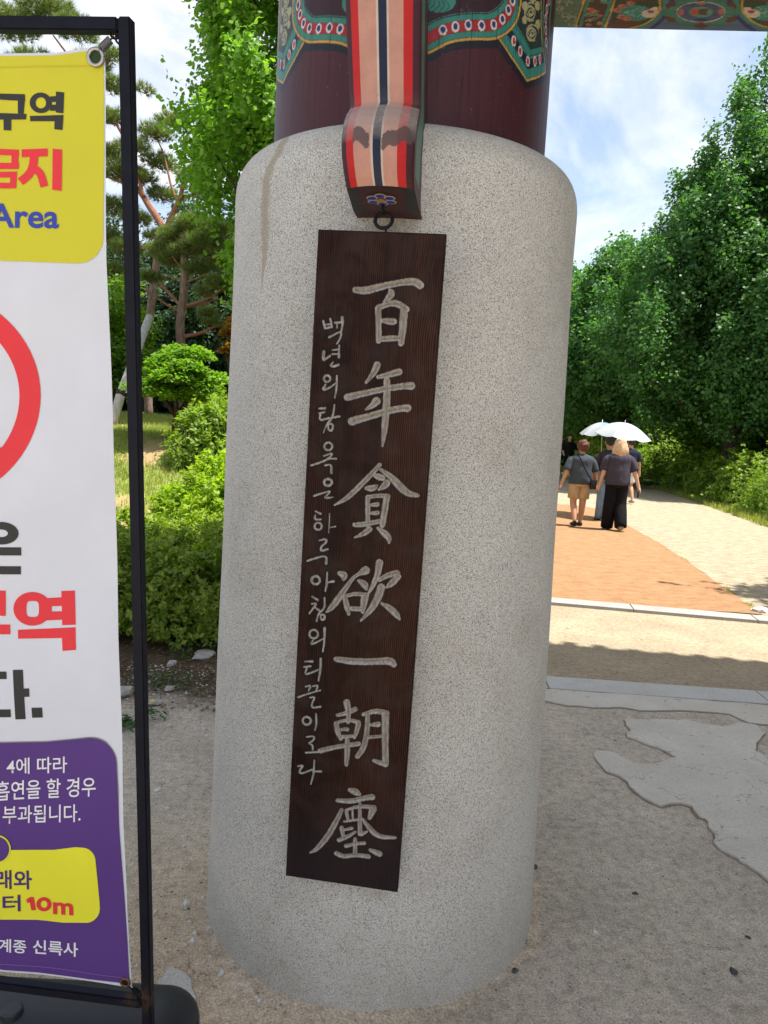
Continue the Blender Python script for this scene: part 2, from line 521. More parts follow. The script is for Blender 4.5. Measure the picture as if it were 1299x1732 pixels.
def _ground():
    m = M_ground
    v = coords(m, world=True)
    c = attr(m, 'col', 'Color')
    c = mix(m, 1.0, c, ramp(m, noise(m, v, 2.2, 5, .6), [(.3, (.80, .79, .78)), (.7, (1.12, 1.11, 1.1))]), 'MULTIPLY')
    c = mix(m, 1.0, c, ramp(m, noise(m, v, 28, 7, .78), [(.32, (.62, .6, .58)), (.5, (1, 1, 1)), (.68, (1.3, 1.3, 1.28))]), 'MULTIPLY')
    c = mix(m, 1.0, c, ramp(m, noise(m, v, 170, 3, .6), [(.33, (.66, .64, .62)), (.5, (1, 1, 1)), (.64, (1.25, 1.25, 1.22))]), 'MULTIPLY')
    # dark and pale grains
    for sc_, lo, colr, a in ((75, .95, (.12, .105, .09), .7), (50, .965, (.56, .54, .50), .5), (140, .92, (.16, .14, .12), .6), (130, .92, (.58, .55, .49), .45)):
        vo = N(m, 'ShaderNodeTexVoronoi'); vo.inputs['Scale'].default_value = sc_; L(m, v, vo.inputs['Vector'])
        s = N(m, 'ShaderNodeSeparateColor'); L(m, vo.outputs['Color'], s.inputs[0])
        f = math_(m, 'MULTIPLY', math_(m, 'GREATER_THAN', s.outputs[0], lo), math_(m, 'LESS_THAN', vo.outputs['Distance'], .3))
        c = mix(m, math_(m, 'MULTIPLY', f, a), c, colr)
    # hairline cracks
    vo = N(m, 'ShaderNodeTexVoronoi'); vo.feature = 'DISTANCE_TO_EDGE'; vo.inputs['Scale'].default_value = 1.7
    dn = N(m, 'ShaderNodeTexNoise'); dn.inputs['Scale'].default_value = 5; dn.inputs['Detail'].default_value = 6; L(m, v, dn.inputs['Vector'])
    sc2 = N(m, 'ShaderNodeVectorMath'); sc2.operation = 'SCALE'; sc2.inputs[3].default_value = .5; L(m, dn.outputs['Color'], sc2.inputs[0])
    ad = N(m, 'ShaderNodeVectorMath'); L(m, v, ad.inputs[0]); L(m, sc2.outputs[0], ad.inputs[1]); L(m, ad.outputs[0], vo.inputs['Vector'])
    cf = math_(m, 'MULTIPLY', math_(m, 'LESS_THAN', vo.outputs['Distance'], .0035), ramp(m, noise(m, v, 3, 3), [(.5, 0), (.6, .6)]))
    c = mix(m, cf, c, (.12, .10, .085))
    setcol(m, c)
    h = math_(m, 'ADD', noise(m, v, 30, 8, .75), math_(m, 'MULTIPLY', noise(m, v, 200, 3, .6), .35))
    bump(m, h, .75, .012)
_ground()
gz = GZ + (.05 * wob(GX, GY, 1.3, 2) * smooth(6.0, 8, GY) * (GZ > .02))
ground = mk('ground', np.stack([GX.ravel(), GY.ravel(), gz.ravel()], 1), grid_faces(len(xs), len(ys)), M_ground, smooth=True, cols=C.reshape(-1, 3))
tag(ground, kind='structure')

def jag(poly, n=6, amp=.02, seed=0):
    """subdivide a closed polygon with rough edges"""
    r = np.random.default_rng(seed); out = []
    P = [np.array(p, float) for p in poly]
    for i in range(len(P)):
        a, b = P[i], P[(i + 1) % len(P)]
        d = b - a; ln = np.linalg.norm(d); nrm = np.array([-d[1], d[0]]) / (ln + 1e-9)
        k = max(2, int(n * ln))
        ph = r.uniform(0, 6.28)
        for j in range(k):
            t = j / k
            o = amp * (math.sin(ph + j * .9) * .5 + r.normal() * .45) * min(1, 4 * min(t, 1 - t) + .2)
            out.append(a + d * t + nrm * o)
    return out
def slab_poly(name, pts2, z0, z1, m, parent=None, top_only=False, taper=0.0):
    bm = bmesh.new()
    vs = [bm.verts.new((p[0], p[1], z1)) for p in pts2]
    f = bm.faces.new(vs)
    if f.normal.z < 0 or f.calc_area() == 0: f.normal_update()
    bm.normal_update()
    if f.normal.z < 0: bmesh.ops.reverse_faces(bm, faces=[f])
    if not top_only:
        r = bmesh.ops.extrude_edge_only(bm, edges=bm.edges[:])
        for v in r['geom']:
            if isinstance(v, bmesh.types.BMVert): v.co.z = z0
    bmesh.ops.triangulate(bm, faces=[x for x in bm.faces if len(x.verts) > 4])
    bmesh.ops.recalc_face_normals(bm, faces=bm.faces[:])
    me = bpy.data.meshes.new(name); bm.to_mesh(me); bm.free()
    return link(name, me, parent, m)

def earth(name, c0, c1, ripple=(6, 30, 1), sc=(1, 1, 1), bstr=.5, fine=90):
    m = mat(name, c0, .95, spec=.1)
    v = coords(m, sc, world=True)
    c = ramp(m, noise(m, v, 5, 7, .72, .3), [(.3, c0), (.7, c1)])
    c = mix(m, 1.0, c, ramp(m, noise(m, v, fine, 4, .7), [(.3, (.74, .72, .7)), (.55, (1.0, 1.0, 1.0)), (.7, (1.14, 1.14, 1.12))]), 'MULTIPLY')
    c = mix(m, ramp(m, noise(m, v, 14, 5, .8), [(.62, 0), (.75, .45)]), c, tuple(x * .42 for x in c0))
    setcol(m, c)
    bump(m, noise(m, v, 22, 7, .75), bstr, .02)
    return m
M_orange = earth('orange_packed_earth', (.27, .148, .07), (.43, .25, .135), sc=(1, 1.8, 1), bstr=.95, fine=60)
M_sandy = earth('sandy_rough_path', (.24, .19, .125), (.52, .45, .325), sc=(1, 2.2, 1), bstr=1.0, fine=24)
# orange earth path and sandy path beyond the far granite strip
def g2(px, py): return on_ground(px, py)[:2]
edge = [g2(1283, 1038), g2(1240, 1006), g2(1180, 963), g2(1120, 922), g2(1085, 903), g2(1060, 888), g2(1040, 872), g2(1010, 861), g2(975, 855), g2(935, 853)]
op = [g2(930, 1014), ] + [g2(1289, 1041)] + edge + [(1.2, 17.0), (-3.0, 16.5), (-1.0, 7.2)]
sandy = [g2(1283, 1040), (3.3, 6.42), (9.6, 5.3), (8.0, 10), (7.7, 14.6), (8.44, 19.2), (9.12, 24.2), (10.7, 36), (4.0, 40), (1.5, 28), (-1, 18)] + [tuple(e) for e in edge[::-1]]
slab_poly('sandy_path', jag(sandy, 3, .04, 3), -.05, .004, M_sandy, top_only=True)
bpy.data.objects['sandy_path']['kind'] = 'structure'
slab_poly('orange_path', jag(op, 5, .02, 5), -.05, .010, M_orange, top_only=True)
bpy.data.objects['orange_path']['kind'] = 'structure'

# granite strips made of slabs
def strip(name, x0, x1, y_at0, slope, width, z, length, off, m_=None):
    root = empty(name); tag(root, kind='structure')
    ang = math.atan(slope)
    x = x0 + off; i = 0
    while x < x1:
        x2 = x + length * (1 + .04 * math.sin(i * 2.3))
        mb = MB(); Lh = (x2 - x) / math.cos(ang) - .006
        mb.box(.003, Lh, 0, width, -.12, z, bev=.004)
        o = mb.build('slab', m_ or M_slab_sun, root)
        o.location = (x, y_at0 + slope * x + .002 * math.sin(i * 5), .0015 * math.sin(i * 3.1)); o.rotation_euler = (0, 0, ang)
        x = x2; i += 1
    return root
pL, pR = g2(935, 1024), g2(1299, 1056)
s1 = (pR[1] - pL[1]) / (pR[0] - pL[0])
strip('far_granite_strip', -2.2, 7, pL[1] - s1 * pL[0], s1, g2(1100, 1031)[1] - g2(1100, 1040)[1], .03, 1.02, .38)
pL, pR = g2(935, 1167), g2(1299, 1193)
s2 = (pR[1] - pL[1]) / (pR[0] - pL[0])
strip('near_granite_strip', -1.2, 6, pL[1] - s2 * pL[0], s2, g2(1100, 1159)[1] - g2(1100, 1180)[1], .012, 1.27, .98, M_slab_shade)

# worn concrete patches
M_conc = mat('worn_concrete', (.36, .37, .36), .85, spec=.2)
def _c():
    m = M_conc; v = coords(m, world=True)
    c = ramp(m, noise(m, v, 3.5, 7, .65), [(.3, (.50, .455, .385)), (.7, (.60, .555, .48))])
    c = mix(m, 1.0, c, ramp(m, noise(m, v, 120, 4, .7), [(.3, (.8, .8, .79)), (.6, (1.04, 1.04, 1.04))]), 'MULTIPLY')
    vo = N(m, 'ShaderNodeTexVoronoi'); vo.feature = 'DISTANCE_TO_EDGE'; vo.inputs['Scale'].default_value = 2.6
    dn = N(m, 'ShaderNodeTexNoise'); dn.inputs['Scale'].default_value = 4; dn.inputs['Detail'].default_value = 6; L(m, v, dn.inputs['Vector'])
    sc2 = N(m, 'ShaderNodeVectorMath'); sc2.operation = 'SCALE'; sc2.inputs[3].default_value = .6; L(m, dn.outputs['Color'], sc2.inputs[0])
    ad = N(m, 'ShaderNodeVectorMath'); L(m, v, ad.inputs[0]); L(m, sc2.outputs[0], ad.inputs[1]); L(m, ad.outputs[0], vo.inputs['Vector'])
    cf = math_(m, 'MULTIPLY', math_(m, 'LESS_THAN', vo.outputs['Distance'], .004), ramp(m, noise(m, v, 4, 3), [(.46, 0), (.56, .7)]))
    c = mix(m, cf, c, (.13, .11, .09))
    for sc_, lo in ((26, .93), (70, .92)):
        vo2 = N(m, 'ShaderNodeTexVoronoi'); vo2.inputs['Scale'].default_value = sc_; L(m, coords(m, (1, 2.2, 1), world=True), vo2.inputs['Vector'])
        s_ = N(m, 'ShaderNodeSeparateColor'); L(m, vo2.outputs['Color'], s_.inputs[0])
        f_ = math_(m, 'MULTIPLY', math_(m, 'GREATER_THAN', s_.outputs[0], lo), math_(m, 'LESS_THAN', vo2.outputs['Distance'], .25))
        c = mix(m, math_(m, 'MULTIPLY', f_, .7), c, (.15, .13, .11))
    setcol(m, c)
    bump(m, noise(m, v, 40, 6, .7), .25, .004)
_c()
def crop(px, py, x0=880, y0=1200, s=3.1): return g2(x0 + px / s, y0 + py / s)
concrete = empty('worn_concrete_patches'); tag(concrete, kind='structure')
A_ = [(545, 60), (620, 62), (860, 60), (960, 85), (1060, 98), (1150, 78), (1240, 90), (1285, 130), (1250, 170), (1230, 225), (1299, 275), (1500, 330), (1700, 700), (1500, 1000), (1299, 905), (1180, 820), (1140, 790), (1045, 740), (1020, 680), (985, 600), (940, 570), (900, 515), (840, 500), (740, 515), (640, 465), (560, 385), (450, 330), (385, 255), (400, 225), (480, 235), (590, 290), (690, 308), (760, 280), (820, 262), (760, 225), (640, 180), (560, 150), (580, 120)]
M_rim = earth('crumbled_rim', (.20, .155, .115), (.36, .30, .23), fine=120)
def rimmed(pts, z, seed):
    r = np.random.default_rng(seed); P = [np.array(p) for p in pts]; A = sum(a[0] * b[1] - b[0] * a[1] for a, b in zip(P, P[1:] + P[:1])); sg = 1 if A > 0 else -1; Q = []
    for i in range(len(P)):
        t = P[(i + 1) % len(P)] - P[i - 1]; t /= np.linalg.norm(t) + 1e-9
        Q.append(P[i] + sg * np.array([t[1], -t[0]]) * (.001 + .009 * r.random() ** 2 + .005 * (math.sin(i * .17) > .5)))
    slab_poly('crumbled_rim', Q, -.01, .003, M_rim, concrete)
    slab_poly('patch', P, -.01, z, M_conc, concrete)
rimmed(jag([crop(*p) for p in A_], 26, .012, 11), .011, 1)
k_ = 3.1
B_ = [(-40, 745), (130, 765), (250, 790), (380, 800), (520, 798), (620, 815), (860, 815), (1000, 825), (1100, 835), (1200, 880), (1299, 890), (1700, 960), (1900, 860), (1299, 792), (900, 758), (600, 735), (140, 705), (-40, 700)]
rimmed(jag([g2(880 + a / k_, 940 + b / k_) for a, b in B_], 18, .009, 12), .008, 2)
slab_poly('patch', jag([g2(*p) for p in [(268, 1662), (285, 1640), (310, 1648), (322, 1660), (331, 1690), (325, 1725), (280, 1732), (255, 1700)]], 40, .004, 14), -.01, .008, earth('pale_mortar', (.48, .46, .41), (.66, .64, .60), fine=160), concrete)

# ------------------------------------------------------------------ gate
AX, AY = 0.018, 2.276                 # axis of the pillar
GYAW = R_(-7.5)
gn = np.array([math.sin(GYAW), -math.cos(GYAW)])    # towards the viewer
gu = np.array([math.cos(GYAW), math.sin(GYAW)])
gate = empty('temple_gate', (AX, AY, 0), GYAW)
tag(gate, 'temple gate pillar of dark red painted wood standing in a thick round granite base', 'gate')
# local frame of gate: x along gate line, y away from viewer, z up
def to_gate(P):
    d = np.asarray(P, float)[..., :2] - np.array([AX, AY])
    return np.stack([d @ gu, -(d @ gn), np.asarray(P, float)[..., 2]], -1)

# granite base, lathe with rounded shoulder
def base_radius(z): return np.interp(z, [0, .25, 2.0], [.521, .516, .495])
R_WOOD = 0.392
z_top = 2.231
prof = [(base_radius(z), z) for z in np.linspace(-.05, 2.112, 120)]
for t in np.linspace(0, 1, 14)[1:]:
    a = t * math.pi / 2
    prof.append((.495 - .098 * (1 - abs(math.cos(a)) ** .74), 2.112 + .118 * abs(math.sin(a)) ** .80))
prof.append((R_WOOD - .03, z_top))
prof = np.array(prof)
NS = 640
th = np.linspace(0, 2 * math.pi, NS, endpoint=False)
V = np.zeros((len(prof), NS, 3))
irr = 1 + .0025 * np.sin(3 * th)[None, :] + .002 * np.sin(prof[:, 1:2] * 9 + 2 * th[None, :])
V[..., 0] = prof[:, :1] * irr * np.cos(th); V[..., 1] = prof[:, :1] * irr * np.sin(th); V[..., 2] = prof[:, 1:2]
i = (np.arange(NS)[None, :] + NS * np.arange(len(prof) - 1)[:, None]).ravel()
j = np.where((np.arange(len(i)) % NS) == NS - 1, i - NS + 1, i + 1)
Fb = np.stack([i, j, j + NS, i + NS], 1)
def cyl_hit(px, py, Rr):
    d = ray(px, py); o = CAM - np.array([AX, AY, 0])
    a = d[0] ** 2 + d[1] ** 2; b = o[0] * d[0] + o[1] * d[1]; c = o[0] ** 2 + o[1] ** 2 - Rr * Rr
    q = b * b - a * c
    if q < 0: q = 0
    return CAM + d * ((-b - math.sqrt(q)) / a)
def cyl_uv(px, py, Rr):
    """arc length from the gate's front line (to the right +), height"""
    g = to_gate(cyl_hit(px, py, Rr))
    return np.array([math.atan2(g[0], -g[1]) * Rr, g[2]])
# stain streak running down the left of the base
uu = (np.arctan2(V[..., 0], -V[..., 1])) * .5
stain = np.zeros(V.shape[:2])
trace = [cyl_uv(x, y, .497) for x, y in ((466, 258), (458, 275), (449, 300), (447, 350), (446, 400), (446, 440), (442, 470), (440, 520))]
tz = np.array([t[1] for t in trace])[::-1]; tu = np.array([t[0] for t in trace])[::-1]
wz = np.interp(V[..., 2], [1.83, 1.90, 1.95, 2.1, 2.3], [0, .008, .019, .020, .014])
cu = np.interp(V[..., 2], tz, tu)
# finer mesh strip is made by the material noise; here only the mask
stain = np.clip(1.25 - np.abs(uu - cu) / np.maximum(wz * 1.3, 1e-4), 0, 1) * (wz > 0)
# stain below bracket and below board
us, zs = cyl_uv(655, 372, .5)
stain = np.maximum(stain, .75 * np.exp(-((uu - us) / .085) ** 2 - ((V[..., 2] - zs - .03) / .045) ** 2))
us, zs = cyl_uv(632, 1512, .51)
stain = np.maximum(stain, .6 * np.exp(-((uu - us) / .035) ** 2 - ((V[..., 2] - zs) / .018) ** 2))
damp = np.clip(.75 - V[..., 2] * 2.4, 0, .7) + .35 * (V[..., 2] > 2.15) 
base = mk('granite_base', V.reshape(-1, 3), Fb, M_gran, gate, smooth=True, attrs={'stain': stain.ravel(), 'damp': np.clip(damp, 0, 1).ravel()})

# painting on surfaces: strokes, fills and dots in metres on the surface
class Paint:
    def __init__(s, U, Z, base):
        s.U = U.ravel(); s.Z = Z.ravel(); s.C = np.zeros((len(s.U), 3), np.float32) + base
    def stroke(s, P, hw, c, closed=False):
        P = [np.array(p, float) for p in P]
        if closed: P.append(P[0])
        hws = [hw] * len(P) if np.isscalar(hw) else hw
        lo = np.min(P, 0) - max(hws) ; hi = np.max(P, 0) + max(hws)
        k = np.where((s.U > lo[0]) & (s.U < hi[0]) & (s.Z > lo[1]) & (s.Z < hi[1]))[0]
        if len(k) == 0: return
        best = np.full(len(k), 1e9)
        for (a, b, h0, h1) in zip(P[:-1], P[1:], hws[:-1], hws[1:]):
            d = b - a; L2 = d @ d + 1e-12
            t = np.clip(((s.U[k] - a[0]) * d[0] + (s.Z[k] - a[1]) * d[1]) / L2, 0, 1)
            best = np.minimum(best, np.hypot(s.U[k] - a[0] - t * d[0], s.Z[k] - a[1] - t * d[1]) - (h0 + (h1 - h0) * t))
        s.C[k[best < 0]] = c
    def fill(s, P, c):
        P = np.array(P, float); ins = np.zeros(len(s.U), bool)
        for (x0, y0), (x1, y1) in zip(P, np.roll(P, -1, 0)):
            cond = ((y0 > s.Z) != (y1 > s.Z))
            ins ^= cond & (s.U < (x1 - x0) * (s.Z - y0) / (y1 - y0 + 1e-12) + x0)
        s.C[ins] = c
    def dot(s, p, rx, rz, c):
        k = ((s.U - p[0]) / rx) ** 2 + ((s.Z - p[1]) / rz) ** 2 < 1
        s.C[k] = c
def chaikin(P, n=2, closed=False):
    P = [np.array(p, float) for p in P]
    for _ in range(n):
        Q = [] if closed else [P[0]]
        for a, b in zip(P, P[1:] + ([P[0]] if closed else [])):
            Q += [a * .75 + b * .25, a * .25 + b * .75]
        if not closed: Q.append(P[-1])
        P = Q
    return P

MAR = (.060, .012, .016); TEAL = (.035, .20, .155); TEALD = (.012, .075, .06); RED = (.33, .018, .022); NAVY = (.008, .011, .04)
GOLD = (.50, .29, .055); CREAM = (.62, .55, .48); DK = (.02, .008, .012); OLIVE = (.02, .035, .03); STRAW = (.36, .33, .17); SH = (.011, .010, .016)
zz = np.arange(2.16, 3.02, .0021); aa = np.arange(-math.pi * .58, math.pi * .58, .0021 / R_WOOD)
AA, ZZ = np.meshgrid(aa, zz)
UU = AA * R_WOOD
pt = Paint(UU, ZZ, MAR)
S5 = 5.905
def q(x, y): return cyl_uv(730 + x / S5, y / S5, R_WOOD)
k5 = .000244
def both(fn, P, *a):
    fn(P, *a)
    fn([np.array([-p[0], p[1]]) for p in P], *a)
gold = [q(*p) for p in [(-80, 540), (0, 515), (60, 480), (180, 420), (300, 397), (450, 388), (600, 393), (700, 365), (800, 285), (860, 190), (888, 60), (893, -60), (893, -300)]]
gold = [np.array([0, gold[0][1] - .004])] + gold
ms = lambda L_: [q(*p) for p in L_]
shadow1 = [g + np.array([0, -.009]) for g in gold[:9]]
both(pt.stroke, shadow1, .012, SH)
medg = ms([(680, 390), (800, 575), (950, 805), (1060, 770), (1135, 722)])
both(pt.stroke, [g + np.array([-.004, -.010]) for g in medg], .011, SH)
# field above the band
both(pt.fill, gold + [np.array([gold[-1][0], 3.1]), np.array([0, 3.1])], (.030, .008, .012))
# medallion
med = ms([(690, 390), (800, 575), (950, 805), (1140, 722), (1110, 400), (1095, 200), (1100, -50), (1100, -300), (893, -300), (893, 0), (860, 190), (800, 285)])
both(pt.fill, med, TEAL)
both(pt.stroke, ms([(750, 300), (790, 345), (880, 500), (965, 640), (1050, 620), (1125, 570)]), 42 * k5, NAVY)
both(pt.fill, ms([(850, 262), (985, 495), (1105, 465), (1093, 200), (1098, -300), (900, -300), (895, 60), (870, 190)]), OLIVE)
both(pt.stroke, ms([(835, 262), (985, 522), (1108, 492)]), 28 * k5, TEAL)
for P_ in ([(835, 262), (985, 493), (1105, 462)], [(800, 300), (962, 565), (1118, 525)], [(760, 385), (955, 690), (1130, 620)]):
    both(pt.stroke, ms(P_), 4 * k5, DK)
rs = random.Random(3)
for cx_, cy_, rr in ((930, 60, 40), (1060, 60, 40), (930, 200, 36), (1065, 240, 40), (985, 120, 95), (1000, 330, 85), (1010, -60, 80), (1000, -200, 80)):
    for j in range(7):
        P_ = []
        r0 = rr * (1 - j * .13); sgn = 1 if j % 2 else -1
        for t in np.linspace(0, 4.6, 12):
            P_.append((cx_ + r0 * math.cos(t * sgn + j) * .85 * (1 - t * .09), cy_ + r0 * math.sin(t * sgn + j) * 1.15 * (1 - t * .09)))
        P_ = [p for p in P_ if 870 < p[0] < 1092 and p[1] < 470 - abs(p[0] - 1000) * .3]
        if len(P_) > 2: both(pt.stroke, ms(P_), [7 * k5 * (1 - .5 * abs(i_ / len(P_) - .5)) for i_ in range(len(P_))], STRAW)
for P_ in [(822, 410), (886, 512), (962, 612), (1033, 612), (1083, 590)]:
    c_ = q(*P_)
    for s_ in (1, -1):
        pt.dot((s_ * c_[0], c_[1]), 33 * k5 * 1.1, 52 * k5, CREAM); pt.dot((s_ * c_[0], c_[1]), 22 * k5, 36 * k5, (.42, .03, .035))
both(pt.stroke, medg, 15 * k5, DK); both(pt.stroke, medg, 11 * k5, GOLD)
# band along the gold line
def off(P, d):
    P = [np.array(p, float) for p in P]; o = []
    for i_, p in enumerate(P):
        t = P[min(i_ + 1, len(P) - 1)] - P[max(i_ - 1, 0)]; t /= np.linalg.norm(t) + 1e-9
        o.append(p + np.array([-t[1], t[0]]) * d)
    return o
gs = chaikin(gold, 2)
both(pt.stroke, off(gs, 41 * k5 + 0.0005), 30 * k5, TEAL)
both(pt.stroke, off(gs, 195 * k5 + .001), 42 * k5, TEAL)
both(pt.stroke, off(gs, 225 * k5 + .001), 5 * k5, DK)
both(pt.stroke, off(gs, 120 * k5 + .0005), 53 * k5, DK)
both(pt.stroke, off(gs, 120 * k5 + .0005), 49 * k5, RED)
both(pt.stroke, gs, 17 * k5, DK); both(pt.stroke, gs, 12 * k5, GOLD)
for P_ in [(113, 300), (238, 268), (368, 250), (500, 255), (622, 246), (708, 193), (768, 100), (808, 5), (820, -100), (822, -200)]:
    c_ = q(*P_)
    for s_ in (1, -1):
        pt.dot((s_ * c_[0], c_[1]), 41 * k5, 50 * k5, CREAM); pt.dot((s_ * c_[0], c_[1] + .0008), 25 * k5, 31 * k5, (.02, .03, .16))
# lotus tip inside the band
for s_ in (1, -1):
    c_ = q(60, -20); pt.dot((s_ * c_[0], c_[1]), .045, .032, TEAL)
    for j in range(6): pt.stroke([(s_ * (c_[0] - .01), c_[1] + .03), (s_ * (c_[0] + .03 - j * .012), c_[1] - .015), (s_ * (c_[0] + .02 - j * .014), c_[1] - .03)], .0012, TEALD)
# next flower towards the sides
for P_, h_, c_ in (([(1095, -300), (1095, 0), (1095, 200), (1100, 400), (1140, 705)], 12, DK), ([(1125, -300), (1122, 0), (1112, 200), (1120, 400), (1147, 620)], 13, TEAL)):
    both(pt.stroke, ms(P_), h_ * k5 * 1.2, c_)
both(pt.stroke, ms([(1095, -300), (1095, 0), (1095, 200), (1100, 400), (1140, 705)]), 8 * k5, GOLD)
both(pt.stroke, ms([(1172, -300), (1160, 0), (1142, 200), (1143, 400), (1160, 520)]), 28 * k5, RED)
for P_ in [(1175, 10), (1153, 90), (1141, 190), (1141, 300), (1146, 425), (1180, -80)]:
    c_ = q(*P_)
    for s_ in (1, -1):
        pt.dot((s_ * c_[0], c_[1]), 30 * k5 * 1.3, 48 * k5, CREAM); pt.dot((s_ * c_[0], c_[1]), 18 * k5 * 1.3, 32 * k5, (.02, .03, .16))
both(pt.stroke, ms([(1210, -300), (1200, 0), (1180, 200), (1178, 400)]), 20 * k5 * 1.5, TEAL)
# vertical drying cracks
Cc = pt.C.reshape(AA.shape + (3,))
for s_ in range(34):
    u0 = rs.uniform(-.75, .75); z0 = rs.uniform(2.16, 2.7); z1 = z0 + rs.uniform(.1, .6)
    k = (np.abs(UU - u0 - .004 * np.sin(ZZ * 9 + s_)) < .0012) & (ZZ > z0) & (ZZ < z1)
    Cc[k] *= .35
rr_ = R_WOOD + 0 * AA
PV = np.stack([rr_ * np.sin(AA), -rr_ * np.cos(AA), ZZ], -1).reshape(-1, 3)
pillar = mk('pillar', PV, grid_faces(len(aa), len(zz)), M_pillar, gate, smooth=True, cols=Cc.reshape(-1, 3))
mb = MB()
mb.lathe([(R_WOOD - .002, 2.15), (R_WOOD - .002, 5.0)], 64)
o = mb.build('pillar_core', paint('plain_maroon', (.06, .012, .016)), pillar, smooth=True)

# painted bracket board on the front of the pillar (gate-local: x across, y = -out)
def at_out(px, py, out):
    d = ray(px, py); n2_ = np.array([gn[0], gn[1], 0]); o0 = np.array([AX, AY, 0]) + n2_ * out
    t = ((o0 - CAM) @ n2_) / (d @ n2_)
    return to_gate(CAM + d * t)
rows = []
for y, xl, xr, out in [(-150, 582, 715, .56), (-60, 584, 714, .56), (0, 584, 713, .56), (100, 588, 712, .565), (150, 590, 711.5, .57), (180, 592, 711, .575),
                       (186, 590, 709, .585), (192, 586, 708, .605), (203, 582, 706, .625), (218, 579, 703.5, .64), (240, 577, 702, .652), (262, 577.5, 701, .658), (285, 580, 700, .657), (305, 583, 700, .652), (320, 586, 701, .645)]:
    a_, b_ = at_out(xl, y, out), at_out(xr, y, out)
    rows.append((a_[0], b_[0], (a_[2] + b_[2]) / 2, out))
a_, b_ = at_out(598, 356, .545), at_out(710, 361, .545)
bot = (a_[0], b_[0], (a_[2] + b_[2]) / 2, .545)
RR = []
for i in range(len(rows) - 1):
    for t in np.arange(6) / 6:
        RR.append([rows[i][k] * (1 - t) + rows[i + 1][k] * t for k in range(4)])
RR.append(list(rows[-1]))
stops = [0, .03, .075, .18, .30, .42, .45, .56, .587, .68, .775, .895, .95, 1.0]
smats = [0, 0, 1, 2, 2, 3, 4, 3, 2, 2, 1, 0, 0]
MATS = [M_maroon, M_red, M_pink, M_cream, M_navy, M_green, M_blackp]
nseg = 5
sv = []
for i in range(len(stops) - 1):
    for k in range(nseg): sv.append((stops[i] + (stops[i + 1] - stops[i]) * k / nseg, smats[i]))
sv.append((1.0, 0))
BV = []; dust = []; smear = []
for r in RR:
    xl, xr, z, out = r
    for s_, _ in sv:
        e_ = abs(s_ - .5) * 2
        BV.append((xl + (xr - xl) * s_, -(out + .022 * (1 - e_ ** 2.2) - .004 * (e_ > .97)), z + .0))
        nose = smooth(2.29, 2.31, z) if False else 0
        dust.append(0); smear.append(0)
BV = np.array(BV); nc = len(sv); nr = len(RR)
zn = BV[:, 2]; z_nose_top = rows[6][2]; z_mid = at_out(645, 236, .65)[2]; z_low = at_out(645, 250, .65)[2]
sI = np.tile([s_ for s_, _ in sv], nr)
innose = (zn < z_nose_top + .002)
dust = np.where(innose, np.clip((zn - z_mid) / (z_nose_top - z_mid) * 1.2 + .25, 0, .85) * (zn > z_mid - .01), .12 * smooth(z_nose_top + .06, z_nose_top, zn))
wave_ = z_mid - .004 + .010 * np.sin(sI * 9)
smear = np.exp(-((zn - wave_ - .004 * np.sin(sI * 31)) / .017) ** 4) * (smooth(.14, .22, sI) * smooth(.42, .37, sI) * .9 + smooth(.55, .60, sI) * smooth(1.0, .9, sI)) * innose
smear = np.clip(smear * 1.8, 0, .92)
BF = grid_faces(nc, nr)[:, ::-1]
bmi = np.tile([m_ for _, m_ in sv[:-1]], nr - 1)
bracket = empty('bracket'); bracket.parent = gate
tag(bracket)
mk('front_face', BV, BF, MATS, bracket, smooth=True, mi=bmi, attrs={'dust': dust, 'smear': smear})
# sides: strips going back to the pillar
for side in (0, 1):
    SV = []; mi_ = []
    cols_ = [0, .10, .42, .72, 1.0]
    for i_, r in enumerate(RR + [list(bot)]):
        x = r[side]; back = .36
        yf = -(r[3] - (.004 if i_ < len(RR) else 0))
        for c_ in cols_: SV.append((x + (0 if side == 0 else 0), yf * (1 - c_) + (-back) * c_, r[2] if i_ < len(RR) else r[2]))
    n_ = len(RR) + 1; F_ = grid_faces(len(cols_), n_)
    zrow = [r[2] for r in RR] + [bot[2]]
    for i_ in range(n_ - 1):
        low_ = zrow[i_] < rows[-3][2]
        mi_ += [0, 0 if low_ else 5, 0, 0]
    if side == 1: F_ = F_[:, ::-1]
    n0 = len(SV); mk('side_face', np.array(SV), F_, MATS, bracket, mi=mi_, attrs={'dust': np.zeros(n0) + .1, 'smear': np.zeros(n0)})
# underside with the painted flower
xl, xr, zf, of = rows[-1]
def bf(s_, t): # s across, t 0 front .. 1 back
    e_ = abs(s_ - .5) * 2
    f0 = np.array([xl + (xr - xl) * s_, -(of + .022 * (1 - e_ ** 2.2) - .004 * (e_ > .97)), zf]); b0 = np.array([bot[0] + (bot[1] - bot[0]) * s_, -bot[3], bot[2]])
    return f0 * (1 - t) + b0 * t
ss = [0, .06, .12, .18, .3, .4, .5, .6, .7, .82, .88, .94, 1.0]; tt = [0, .1, .5, 1.0]
UV_ = np.array([bf(s_, t) for t in tt for s_ in ss])
mi_ = [6 if (i_ == 0 or j_ < 3 or j_ > 8) else 0 for i_ in range(3) for j_ in range(12)]
uf = mk('lower_face', UV_, grid_faces(13, 4), MATS, bracket, mi=mi_, attrs={'dust': np.zeros(52) + .08, 'smear': np.zeros(52)})
mb = MB()
nrm_ = np.cross(bf(.6, .5) - bf(.4, .5), bf(.5, .7) - bf(.5, .3)); nrm_ /= np.linalg.norm(nrm_)
if nrm_[2] > 0: nrm_ = -nrm_
